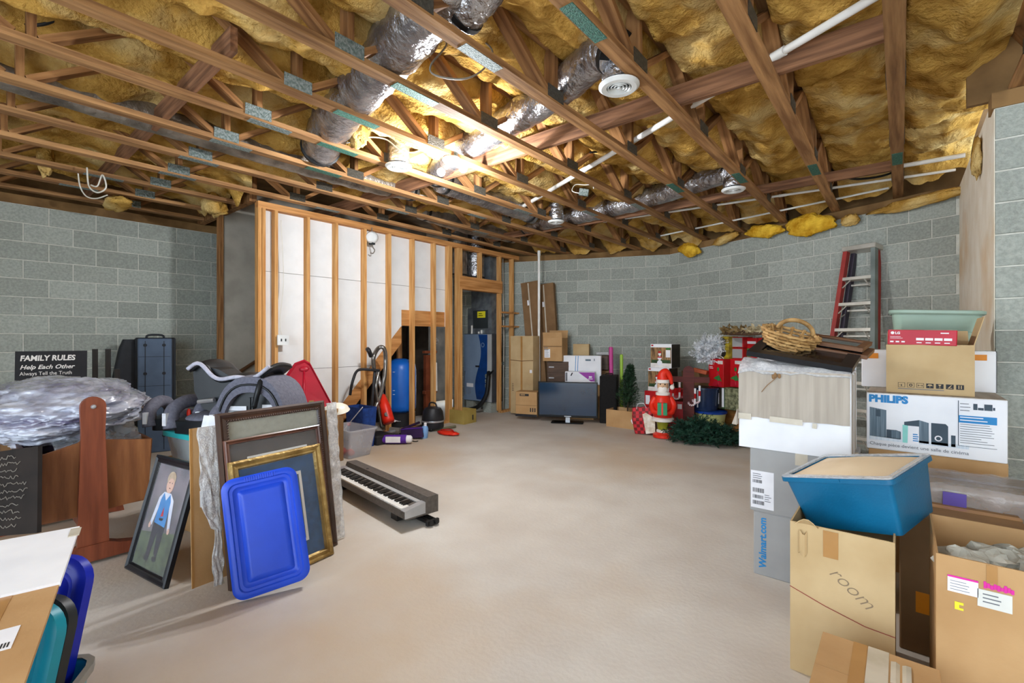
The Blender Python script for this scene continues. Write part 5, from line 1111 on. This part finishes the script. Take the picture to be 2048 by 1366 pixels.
# ---- bottom left: flattened carton on tubs, lids
A_, B_ = P(157, 1055, .60), P(60, 1330, .60)
fx = (A_ - B_); yawf = math.atan2(fx.y, fx.x) - PI/2
fc = thing('flattened_carton', 'flattened tan carton with white panel lying on tubs at the lower left corner', 'cardboard', (B_.x, B_.y, .585), (0, 0, yawf))
Lf = fx.length; m3 = P(118, 1165, .6); f1 = (m3 - B_).length
MB().box((-.62, -.30, 0), (.0, f1, .012)).build('kraft_panel', m_kraft, fc); MB().box((-.62, f1 - .01, .006), (.004, Lf, .020)).build('white_panel', m_white, fc)
MB().box((-.155, -.05, .0122), (-.10, f1 - .005, .013)).build('tape', m_tape, fc)
for a, b, c_, d_ in ((-.11, .12, -.05, .24), (-.24, .26, -.15, .40)):
    lb = MB().box((a, b, .0122), (c_, d_, .0134)).build('shipping_label', m_label, fc); s_ = MB()
    for k in range(8): s_.box((a + .008 + k*.006, b + .01, .0134), (a + .011 + k*.006, b + .035, .0140))
    s_.build('barcode_print', m_ink, lb)
MB().box((-.02, Lf - .12, .02), (.012, Lf - .03, .024)).build('clear_tape', m_tapec, fc)
m_lidteal = mat('teal_tub', '#1f9fb8', '#178aa2', scale=3, rough=.35); m_liddark = mat('charcoal_lid', '#33383a', '#282c2e', scale=3, rough=.4); m_lidblue = mat('deep_blue_plastic', '#1a2fc8', '#1527ae', scale=3, rough=.35); m_greyt = mat('grey_tub', '#8f8d84', '#7e7c74', rough=.4)
ya = R(38)
def lid_at(name, label, px, pyt, Z, w, h, m, lean, yaw, roll):
    p_ = D(px, pyt, Z); tr = Vector((p_.x, p_.y, p_.z))
    Rm = Euler((R(-lean), R(roll), yaw)).to_matrix(); o_ = tr - Rm @ Vector((w, 0, h))
    if o_.z < 0: o_.z = .01
    return tote_lid(name, label, o_, (R(-lean), R(roll), yaw), w, h, m, group='lids standing at the lower left', r=.09)
lid_at('tote_cover', 'deep blue storage lid standing on edge at the lower left, largest of them', 192, 1116, 1.83, .30, .50, m_lidblue, 10, R(36), 4)
lid_at('tote_cover', 'charcoal rimmed storage lid standing in front of the deep blue one', 160, 1196, 1.68, .26, .42, m_liddark, 10, R(36), 4)
lid_at('tote_cover', 'teal storage lid standing in front of the charcoal one', 138, 1212, 1.58, .22, .38, m_lidteal, 10, R(36), 4)
p_ = P(205, 1420, 0)
gt = thing('grey_tub', 'grey and teal open tub at the bottom left corner holding the lids', 'tub', (0, 0, 0), (0, 0, R(60)))
_c = P(205, 1300, .15); _o = Euler((0, 0, R(60))).to_matrix() @ Vector((.57, .53, 0)); gt.location = (_c.x - _o.x, _c.y - _o.y, 0)
MB().loft([trr(.02, .54, .02, .50, 0, .06), trr(0, .56, 0, .52, .14, .07), trr(.01, .55, .01, .51, .14, .06), trr(.03, .53, .03, .49, .01, .05)]).build('tub_body', m_lidteal, gt, smooth=True)
MB().loft([trr(-.012, .572, -.012, .532, .12, .08), trr(-.012, .572, -.012, .532, .15, .08), trr(.008, .552, .008, .512, .15, .07)], cap=(False, False)).build('tub_rim', m_greyt, gt, smooth=True)
st = thing('storage_tote', 'blue storage tote hidden under the flattened carton at the lower left', 'storage tote', (-2.28, -.52, 0), (0, 0, R(-12)))
MB().loft([trr(-.02, .56, .0, .34, 0, .04), trr(-.06, .60, -.03, .38, .55, .05)]).build('tote_body', m_lidblue, st, smooth=True); MB().loft([trr(-.08, .62, -.05, .40, .54, .05), trr(-.08, .62, -.05, .40, .583, .05)]).build('lid', m_liddark, st, smooth=True)

# ================================================================== MIDDLE: KEYBOARD, VACUUMS, TANK, FURNACE
m_kb = mat('keyboard_grey', '#5d5650', '#4d4742', scale=40, rough=.5); m_kbd = mat('keyboard_dark', '#1b1a1a', rough=.45); m_ivory = mat('key_white', '#ecebe6', rough=.25); m_ebony = mat('key_black', '#121212', rough=.3)
kb = thing('digital_piano', 'grey electric piano keyboard lying on its folded stand on the floor', 'keyboard', (-4.075, 2.25, 0), (0, 0, R(-7)))
Lk, Dk = 1.375, .285
MB().prism([(0, .085), (.02, .075), (Dk, .075), (Dk, .20), (.19, .20), (.175, .165), (.0, .135)], 0, Lk, My).build('case', m_kb, kb)
MB().box((.06, .172, .165), (Lk - .06, .192, .168)).build('speaker_slot', m_kbd, kb, rot=(0, 0, 0)); MB().box((.0, .19, .2), (Lk, Dk - .01, .203)).build('lid_panel', m_kb, kb)
MB().box((.06, .135, .148), (Lk - .06, .172, .166)).build('control_strip', m_greyb, kb); MB().box((.35, .21, .203), (.38, .225, .205)).build('logo', m_ink, kb)
for x in (0, Lk - .055): MB().prism([(.0, .086), (.172, .088), (.172, .17), (0, .140)], x - .002 if x == 0 else x, x + .055 + (0 if x == 0 else .002), My).build('end_cheek', m_silver, kb)
kw = (Lk - .115)/52; km = MB().bbox((.0006, .006, .128), (kw - .0006, .135, .148), .002).mesh('white_key', m_ivory); kbm = MB().box((0, .048, .146), (kw*.55, .135, .160)).mesh('black_key', m_ebony)
for k in range(52):
    link('white_key', km, kb, (.058 + k*kw, 0, 0))
    if (k + 5) % 7 not in (2, 6) and k < 51: link('black_key', kbm, kb, (.058 + (k + .72)*kw, 0, 0))
for x in (.15, Lk - .25): MB().box((x, .03, .02), (x + .09, .27, .075)).build('stand_leg', m_kbd, kb)
for y in (.16, .21): MB().tube([(.2, y, .03), (Lk + .07, y + .02, .03)], .018, 8).build('stand_tube', m_kbd, kb)
MB().bbox((Lk + .03, .15, .008), (Lk + .055, .26, .045), .008).build('stand_foot', m_kbd, kb)
# clear tote, blue fabric bin, white dome
m_cl2 = mat('clear_bin', '#d4d6dc', '#c2c4cc', scale=4, rough=.2, spec=.6, alpha=.42, trans=.2)
ct2 = thing('clear_bin', 'open clear plastic storage bin with red things inside behind the frames', 'storage bin', (-5.31, 2.86, 0), (0, 0, R(4)))
MB().loft([trr(.04, .50, .03, .33, 0, .03), trr(0, .56, 0, .38, .32, .04), trr(.006, .554, .006, .374, .32, .035), trr(.046, .494, .036, .324, .006, .025)]).build('bin_body', m_cl2, ct2, smooth=True)
MB().loft([trr(-.014, .574, -.014, .394, .305, .05), trr(-.014, .574, -.014, .394, .325, .05), trr(.004, .556, .004, .376, .327, .04), trr(.004, .556, .004, .376, .31, .04)], cap=(False, False)).build('rim', m_cl2, ct2, smooth=True)
for k in range(5): tag(MB().ball((0, 0, 0), (.05, .04, .03), 12, 8, lambda d, k=k: 1 + .3*noise.noise(d*2 + Vector((k, 0, 0)))).build('red_ornament', m_bm_red, None, (-5.20 + .075*k, 2.97 + .04*(k % 2) + .008*k, .045), smooth='all'), 'small red bundle at the bottom of the clear bin, %s from the left' % ORD[k], 'ornament', 'red bundles in the clear bin')
fb = thing('fabric_bin', 'navy fabric folding bin behind the clear bin', 'storage bin', (-5.53, 3.30, 0), (0, 0, R(2))); m_fab = mat('navy_fabric', '#1c3f86', '#142f68', scale=20, rough=.85)
MB().loft([trr(.02, .36, .02, .19, 0, .02), trr(0, .40, 0, .21, .50, .02), trr(.008, .392, .008, .202, .50, .015), trr(.03, .35, .03, .18, .01, .015)]).build('bin_body', m_fab, fb)
MB().tube([(-.02, -.012, .18), (.40, -.012, .52)], .006, 6).build('white_stick', m_label, fb); MB().ball((.12, -.02, .28), .025, 10, 8).build('red_knob', m_bm_red, fb, smooth='all')
dm = thing('plastic_dome', 'translucent white plastic dome lid resting behind the bubble wrap', 'dome lid', D(672, 822, 3.42), (R(12), 0, R(39))); dm.scale = (.72, .72, .55)
MB().lathe([(.13, 0), (.135, .005), (.13, .012), (.115, .05), (.08, .08), (.03, .095), (.001, .097)], 22, cap=(True, True)).build('dome', mat('dome_white', '#e2ddcf', '#d6d0c0', rough=.3), dm, smooth=True)
tag(MB().box((0, 0, 0), (.04, .03, D(672, 822, 3.42).z - .02)).build('timber_offcut', m_kraft3, None, (dm.location.x - .03, dm.location.y - .02, 0), (0, 0, R(39))), 'upright timber offcut holding the white dome beside the cardboard', 'timber')
# red plastic wagon/slide leaning on the stud wall
m_crim = mat('crimson_plastic', '#b0132c', '#961026', scale=3, rough=.35, spec=.5)
rd = thing('red_plastic_sled', 'crimson moulded plastic tub leaning upright against the stud wall', 'plastic tub', (-5.12, 2.33, .50), (R(-16), R(0), R(62)))
out = [(0, 0), (.56, 0), (.50, .12), (.26, .62), (.20, .66), (.10, .62), (0, .46)]
def ins(p, k): 
    cx_ = sum(a for a, b in p)/len(p); cz_ = sum(b for a, b in p)/len(p); return [(cx_ + (a - cx_)*k, cz_ + (b - cz_)*k) for a, b in p]
MB().loft([[(a, .10, b) for a, b in out], [(a, .0, b) for a, b in out], [(a, -.006, b) for a, b in ins(out, .95)], [(a, .012, b) for a, b in ins(out, .88)]]).build('moulded_shell', m_crim, rd, smooth=True)
for p0, p1 in (((.20, .56), (.20, .05)), ((.06, .06), (.46, .06))): MB().tube([(p0[0], .008, p0[1]), (p1[0], .008, p1[1])], .012, 8).build('rib', m_crim, rd, smooth='all')
MB().ball((.20, .004, .55), (.05, .014, .03), 12, 8).build('boss', m_crim, rd, smooth='all'); MB().box((.25, .006, .14), (.30, .011, .19)).build('sticker', m_gold_f, rd)
carton('kraft_box', 'low carton behind the frames under the crimson plastic tub', (-5.25, 2.30, 0), .5, .5, .50, m_kraft3, R(8), group='boxes behind the portrait')
# carpet cleaner with tube handle, red vacuum
m_tube = mat('chrome_tube', '#8d8a86', '#6f6c68', scale=8, rough=.25, metal=.8); m_vblk = mat('vacuum_black', '#26262a', '#1b1b1e', rough=.45)
def dd(x, y, X): return PX(x, y, X)
hc = thing('upright_cleaner', 'upright floor cleaner with looped chrome hose leaning on the studs', 'vacuum cleaner', PX(752, 858, -5.30)); o_ = hc.location.copy(); o_.z = 0; hc.location = o_
T = lambda pts: smooth_path([dd(a, b, -5.42 + .04*(k % 2)) - o_ for k, (a, b) in enumerate(pts)], 6)
MB().tube(T([(748, 740), (747, 715), (757, 696), (768, 697), (771, 720), (768, 760), (757, 800), (745, 830), (735, 848)]), .028, 10).build('hose', m_tube, hc, smooth='all')
MB().tube(T([(700, 790), (706, 760), (717, 740), (745, 740), (758, 741)]), .018, 8).build('handle_bar', m_vblk, hc, smooth='all')
MB().tube(T([(758, 742), (752, 775), (757, 815), (764, 855)]), .022, 8).build('frame_tube', m_tube, hc, smooth='all'); MB().tube(T([(750, 740), (745, 800), (742, 855)]), .020, 8).build('frame_tube', m_vblk, hc, smooth='all')
MB().tube(T([(742, 712), (738, 702), (735, 698)]), .03, 8).build('grip', m_vblk, hc, smooth='all')
MB().bbox((-.16, -.10, .0), (.16, .18, .12), .03).build('base', m_vblk, hc)
rv = thing('red_vacuum', 'red upright vacuum leaning between the chrome hose and a stud', 'vacuum cleaner', PX(778, 852, -5.28), (0, 0, 0)); o2 = rv.location.copy(); o2.z = .0; rv.location = o2
a0, a1 = PX(778, 848, -5.28) - o2, PX(765, 790, -5.45) - o2
MB().tube([a0 + Vector((0, 0, .02)), a0.lerp(a1, .15), a0.lerp(a1, .6), a1], [.075, .082, .07, .035], 12).build('body', m_bm_red, rv, smooth='all'); MB().tube([a0.lerp(a1, .95), a0.lerp(a1, 1.9)], .022, 8).build('neck', m_silver, rv, smooth='all')
MB().lathe([(.001, 0), (.03, 0), (.03, .012), (.001, .012)], 12, Matrix.Translation(a0.lerp(a1, .35) + Vector((.06, -.05, 0))) @ Matrix.Rotation(R(60), 4, 'Y')).build('badge', m_silver, rv)
# blue pressure tank under the stairs
pt = PX(801, 790, -6.02); m_tank = mat('tank_blue', '#1567c8', '#0f58b4', scale=3, rough=.35, spec=.5)
tk = thing('pressure_tank', 'tall blue water pressure tank on a black base behind the studs', 'water tank', (pt.x, pt.y, 0))
MB().lathe([(.21, .0), (.23, .02), (.23, .22), (.20, .24)], 28).build('base_ring', m_vblk, tk, smooth=True)
MB().lathe([(.10, .235), (.20, .24), (.235, .28), (.24, .34), (.24, .88), (.225, .97), (.17, 1.03), (.08, 1.055), (.001, 1.06)], 32).build('vessel', m_tank, tk, smooth='all')
for z in (.52, .58, .86): MB().box((.238, -.06, z), (.243, -.03, z + .006)).build('label_mark', m_label, tk, rot=(0, 0, R(-50)))
# furnace
fz = PX(984, 800, -5.77); Yf = fz.y; fl_ = PY(928, 800, Yf)
m_fgrey = mat('furnace_grey', '#7f93ac', '#7488a2', scale=3, rough=.4); m_fblue = mat('furnace_blue', '#143f7e', '#10346a', rough=.35); m_fdark = mat('furnace_side', '#3c424a', '#31363d', rough=.5); m_galv = mat('galvanized', '#a9b0b6', '#868d94', scale=9, rough=.28, metal=.75)
Wf = -5.77 - fl_.x; fu = thing('furnace', 'grey furnace cabinet with curved blue stripe standing in the framed doorway', 'furnace', (fl_.x, Yf, 0))
for x, y in ((.04, .02), (Wf - .24, .02)):
    bb = MB().box((x, y, 0), (x + .2, y + .2, .19)); bb.build('support_block', m_block, fu)
MB().bbox((0, 0, .19), (Wf, .30, 1.46), .012).build('cabinet', m_fdark, fu); MB().box((.008, -.012, .20), (Wf - .12, 0, 1.45)).build('door_panel', m_fgrey, fu); MB().box((Wf - .115, -.012, .20), (Wf - .005, 0, 1.45)).build('door_panel', m_greyb, fu)
stripe = [(.46 + .0*Wf, 1.44)]; Lc = []; 
for k in range(21): z = 1.44 - 1.21*k/20; Lc.append((Wf*(.56 + .09*math.sin(k/20*2*PI - .2) - .06*(k/20)), z))
ppoly(fu, Lc + [(Wf*.84, .23), (Wf*.86, 1.44)], m_fblue, y=-.0125, name='blue_stripe')
MB().lathe([(.03, 0), (.042, 0), (.042, .002), (.03, .002)], 20, Matrix.Translation((Wf*.70, -.014, 1.25)) @ Matrix.Rotation(R(90), 4, 'X'), cap=(False, False)).build('round_emblem', m_fgrey, fu)
MB().box((Wf*.44, -.016, .83), (Wf*.58, -.012, .865)).build('badge', m_ink, fu); MB().box((Wf*.12, -.016, .45), (Wf*.36, -.012, .52)).build('rating_label', m_label, fu); lines(fu, Wf*.15, .42, Wf*.16, 6, .022, m_inkg, y=-.0135)
MB().box((.05, .05, 1.46), (Wf - .05, .28, 1.95)).build('plenum', m_galv, fu); MB().box((Wf*.28, .042, 1.56), (Wf*.80, .05, 1.90)).build('access_door', m_vdark, fu)
yl = MB().box((Wf*.44, .036, 1.76), (Wf*.72, .042, 1.88)).build('yellow_label', m_yellow, fu); lines(fu, Wf*.49, 1.83, Wf*.18, 2, .035, m_ink, y=.0365, hh=.35)
MB().box((.12, .08, 1.95), (Wf - .12, .27, 2.9)).build('supply_duct', m_galv, fu)
for x, z in ((Wf*.25, 1.62), (Wf*.5, 1.50), (Wf*.6, 1.53)): MB().tube([(x, .03, 1.46), (x, .03, z)], .018, 8).build('pipe_stub', m_pvc, fu)
MB().tube(smooth_path([(Wf*.92, -.02, .75), (Wf*1.0, -.10, .65), (Wf*.98, -.14, .35), (Wf*.80, -.20, .14), (Wf*.5, -.22, .06)], 8), .038, 10).build('insulated_line', m_black, fu, smooth='all')
MB().tube(smooth_path([(Wf*.85, -.03, .62), (Wf*1.05, -.1, .72), (Wf*1.2, -.12, .80)], 8), .018, 8).build('insulated_line', m_black, fu, smooth='all')
for k in range(3): MB().cbox((Wf*.86, -.03, .50 + .09*k), (.05, .05, .06), (.2*k, 0, .3)).build('fitting', m_plate, fu)
MB().tube([(Wf*.06, -.02, .75), (Wf*.03, -.03, .5), (Wf*.10, -.02, .30)], .010, 6).build('silver_flex', m_galv, fu)
# plastic-covered ducts seen above the doorway header
for k, (y, lab) in enumerate(((5.80, 'foil wrapped duct above the furnace doorway, left one'), (6.25, 'foil wrapped duct above the furnace doorway, right one'))):
    t = thing('wrapped_duct', lab, 'air duct', (-6.05, y, 2.46), group='ducts above the furnace'); rings = []
    for q in range(13): rings.append([((.17 + .02*noise.noise(Vector((q*.7, a, k))))*math.cos(a), (.17 + .02*noise.noise(Vector((q*.9, a*2, k))))*math.sin(a), (.075*q)) for a in [2*PI*j/16 for j in range(16)]])
    MB().loft(rings).build('foil_jacket', m_foil if k else m_foil_d, t, smooth='all')
    MB().lathe([(.175, .02), (.18, .03), (.175, .04)], 16, cap=(False, False)).build('band', m_black, t)
# conduits and shelf items right of the doorway
for k, (y, r_, lab, m_) in enumerate(((6.60, .012, 'grey conduit in the narrow stud bay right of the furnace', m_wireg), (6.67, .022, 'white pipe with couplings in the narrow stud bay', m_pvc), (6.75, .010, 'pale cable in the narrow stud bay beside the white pipe', m_wirew))):
    t = thing('service_pipe', lab, 'pipe', (-5.80, y, 0), group='pipes in the narrow stud bay'); MB().tube([(0, 0, .0), (.01, .005, 1.4), (-.01, 0, 2.9)], r_, 8).build('pipe_run', m_, t, smooth='all')
    for z in (.9, 1.75): MB().lathe([(r_*1.6, -.03), (r_*1.6, .03)], 10, Matrix.Translation((.005, .002, z))).build('coupling', m_plate, t)
# drain pipes and copper plumbing under the stairs
for k, (y, r_, lab, m_) in enumerate(((4.75, .05, 'black drain pipe behind the studs under the stair header', m_black), (4.62, .045, 'brown round post behind the studs beside the tank', m_web), (4.98, .02, 'thin grey riser pipe behind the studs', m_wireg))):
    t = thing('riser_pipe', lab, 'pipe', (-6.05 - .1*k, y, 0), group='pipes under the stairs'); MB().tube([(0, 0, 0), (0, 0, 1.55)], r_, 12).build('pipe_run', m_, t, smooth=True); MB().lathe([(r_*1.3, .6), (r_*1.3, .7)], 12).build('coupling', m_, t)
wp = thing('well_pump_controls', 'cluster of copper pipe and white elbow fittings under the stairs', 'plumbing', (-5.95, 5.06, .35)); m_cop = mat('copper', '#8a4a30', '#6b3522', rough=.4, metal=.3)
MB().box((-.03, -.09, -.348), (.03, .10, .75)).build('mounting_board', m_cop, wp); MB().box((-.02, -.12, .12), (.04, .14, .17)).build('rail', m_cop, wp); MB().box((-.02, -.12, .78), (.04, .14, .82)).build('rail', m_cop, wp)
MB().tube([(.05, .06, .62), (.05, .11, .62), (.05, .12, .16), (.05, .02, .16)], .016, 8).build('white_pipe', m_pvc, wp); MB().ball((.03, .10, .98), (.05, .06, .05), 12, 8).build('pump_head', m_silver, wp, smooth='all')
# dark wet-dry canister vacuum
pv = P(853, 852); sv = thing('canister_vacuum', 'black canister vacuum on the floor in front of the studs', 'vacuum cleaner', (-5.40, P(853, 852).y - .15, 0))
MB().lathe([(.15, .03), (.165, .05), (.165, .13), (.155, .14)], 22).build('tank', m_vblk, sv, smooth=True); MB().lathe([(.168, .13), (.172, .14), (.168, .155)], 22, cap=(False, False)).build('chrome_band', m_silver, sv, smooth=True)
MB().lathe([(.16, .15), (.165, .17), (.15, .28), (.12, .33), (.06, .35), (.001, .35)], 22).build('motor_head', m_vblk, sv, smooth=True); MB().tube(smooth_path([(-.10, 0, .31), (-.06, 0, .40), (.06, 0, .40), (.10, 0, .31)], 5), .012, 8).build('handle', m_vblk, sv, smooth='all')
for a in (0, 1.57, 3.14, 4.71): MB().ball((.14*math.cos(a + .7), .14*math.sin(a + .7), .026), .026, 8, 6).build('caster', m_black, sv, smooth='all')
# tan open box by the doorway
bx = P(889, 843); t = carton('kraft_box', 'small olive tan open box on the floor beside the furnace doorway', (bx.x + .06, bx.y - .03, 0), .40, .30, .22, mat('olive_board', '#a8924e', '#96803f', scale=4, rough=.8), R(4), top='open', group='boxes by the doorway')
spanel(t, 'black_mark', .20, .05, .23, .13, m_ink, .40)
# floor clutter
m_vio = mat('violet_plastic', '#5a2a9a', '#4c2288', scale=3, rough=.4); m_dpur = mat('dark_purple', '#3a2450', '#2a1a3c', scale=4, rough=.5)
pb_ = P(752, 888); t = thing('violet_package', 'violet cylindrical package with white label lying on the floor', 'package', (pb_.x, pb_.y, .06), (0, 0, R(39)))
MB().tube([(0, 0, 0), (.40, 0, .005)], .058, 14).build('wrapper', m_vio, t, smooth=True); MB().box((.14, -.060, -.03), (.33, -.045, .045)).build('white_label', m_label, t); MB().lathe([(.05, 0), (.05, .05), (.03, .07)], 12, Matrix.Translation((.40, 0, .005)) @ Matrix.Rotation(R(90), 4, 'Y')).build('white_end', m_label, t, smooth=True); MB().box((.02, -.0595, .0), (.09, -.052, .035)).build('white_mark', m_label, t)
pb_ = P(803, 878); t = thing('purple_box', 'dark purple box lying open on the floor behind the violet package', 'box', (pb_.x, pb_.y, 0), (0, R(-6), R(30))); MB().box((0, 0, .0), (.30, .20, .12)).build('body', m_dpur, t); MB().box((.0, -.06, .11), (.3, .0, .12)).build('flap', m_vio, t, rot=(R(-30), 0, 0))
def stick(label, p0, p1, r, m, name='pole', z0=.02, z1=.02, grp='poles on the floor'):
    a, b = P(*p0, z0), P(*p1, z1); return tag(MB().tube([Vector((0, 0, 0)), b - a], r, 8).build(name, m, None, a, smooth=True), label, 'pole', grp)
stick('grey metal tube lying on the floor left of the violet package', (736, 872), (790, 862), .016, m_silver, z0=.06, z1=.07)
stick('dark wooden pole lying near the clear bin', (740, 880), (760, 876), .02, m_dbrown, z0=.03, z1=.03)
stick('thin white rod lying across the dark purple clutter', (823, 868), (850, 852), .006, m_label, z0=.05, z1=.06)
stick('purple mop pole lying in the clutter by the studs', (795, 862), (838, 845), .02, m_dpur, z0=.05, z1=.08)
stick('black pole lying beside the purple mop pole', (800, 868), (845, 850), .016, m_vblk, z0=.04, z1=.05)
stick('dull green timber strip on the floor right of the canister vacuum', (868, 860), (911, 853), .02, mat('olive_timber', '#6d6a50', rough=.7), z0=.022, z1=.022)
pb_ = P(848, 876); t = thing('spray_bottle', 'pale blue plastic bottle standing among the floor clutter', 'bottle', (pb_.x, pb_.y, 0), (0, R(8), 0)); MB().lathe([(.045, 0), (.05, .02), (.05, .13), (.035, .165), (.018, .175)], 16).build('bottle_body', mat('bottle_blue', '#7fa8d8', '#6d98ca', rough=.25), t, smooth=True); MB().lathe([(.02, .17), (.02, .21), (.015, .215)], 12).build('cap', m_label, t, smooth=True); MB().box((-.03, -.052, .04), (.03, -.046, .11)).build('paper_label', m_blue_ink, t)
pb_ = P(896, 869); t = thing('red_hose_reel', 'flat bright red plastic bundle lying on the bare floor', 'red bundle', (pb_.x, pb_.y, 0)); MB().ball((0, 0, .025), (.20, .10, .028), 22, 10, lambda d: 1 + .25*noise.noise(d*4)).build('bundle', m_bm_red, t, smooth='all'); MB().tube(smooth_path([(-.15, 0, .05), (0, .05, .065), (.13, 0, .05)], 6), .008, 6).build('strap', m_xred, t, smooth='all')
tag(MB().grid(lambda u, v: (.20*u - .1, .16*v - .08, .12 + .05*math.sin(u*3)*math.cos(v*2) + .02*noise.noise(Vector((u*5, v*5, 0)))), 8, 8).build('crumpled_sheet', m_label, None, P(785, 858), smooth='all', solid=.002), 'crumpled white sheet on top of the floor clutter', 'paper')
stick('dull grey nozzle lying under the crumpled white sheet', (780, 860), (800, 862), .045, mat('nozzle_grey', '#77726c', rough=.5), z0=.06, z1=.05)
wire('black power cord with plug trailing over the floor by the violet package', [P(806, 882, .008), P(818, 881, .008), P(830, 883, .008), P(836, 882, .008)], .006, m_black, 'cords on the floor', 'power_cord', 'cord')
# cord reel hung on a stud, switch box
cr_ = thing('cord_reel', 'round white retractable cord reel hanging on a stud', 'cord reel', PX(744, 475, -5.62), (0, 0, R(10))); 
MB().lathe([(.001, -.05), (.06, -.05), (.08, -.03), (.085, 0), (.08, .03), (.06, .05), (.001, .05)], 24, Matrix.Rotation(R(90), 4, 'X') @ Matrix.Rotation(R(20), 4, 'Y')).build('housing', m_vent, cr_, smooth=True)
MB().tube(smooth_path([(.0, 0, -.08), (.02, 0, -.14), (.05, 0, -.18), (.02, 0, -.22), (-.03, 0, -.21)], 5), .007, 6).build('hook', m_wireg, cr_, smooth='all'); MB().tube([(0, 0, .08), (0, 0, .14)], .006, 6).build('hanger', m_wireg, cr_); MB().cbox((0, 0, -.085), (.07, .05, .03)).build('cord_outlet', m_vdark, cr_)
sb = thing('switch_box', 'white double switch plate fixed to a stud at left', 'switch', PX(566, 680, -5.62)); MB().cbox((0, 0, 0), (.02, .13, .12)).build('plate', m_vent, sb)
for y in (-.025, .025): MB().cbox((.012, y, 0), (.012, .012, .03)).build('toggle', m_vdark, sb)
wire('thin cable stapled down the stud beside the switch', [PX(562, 440, -5.655), PX(567, 560, -5.655), PX(560, 640, -5.655), PX(564, 672, -5.655)], .004, m_wirew, 'cables on the stud wall')
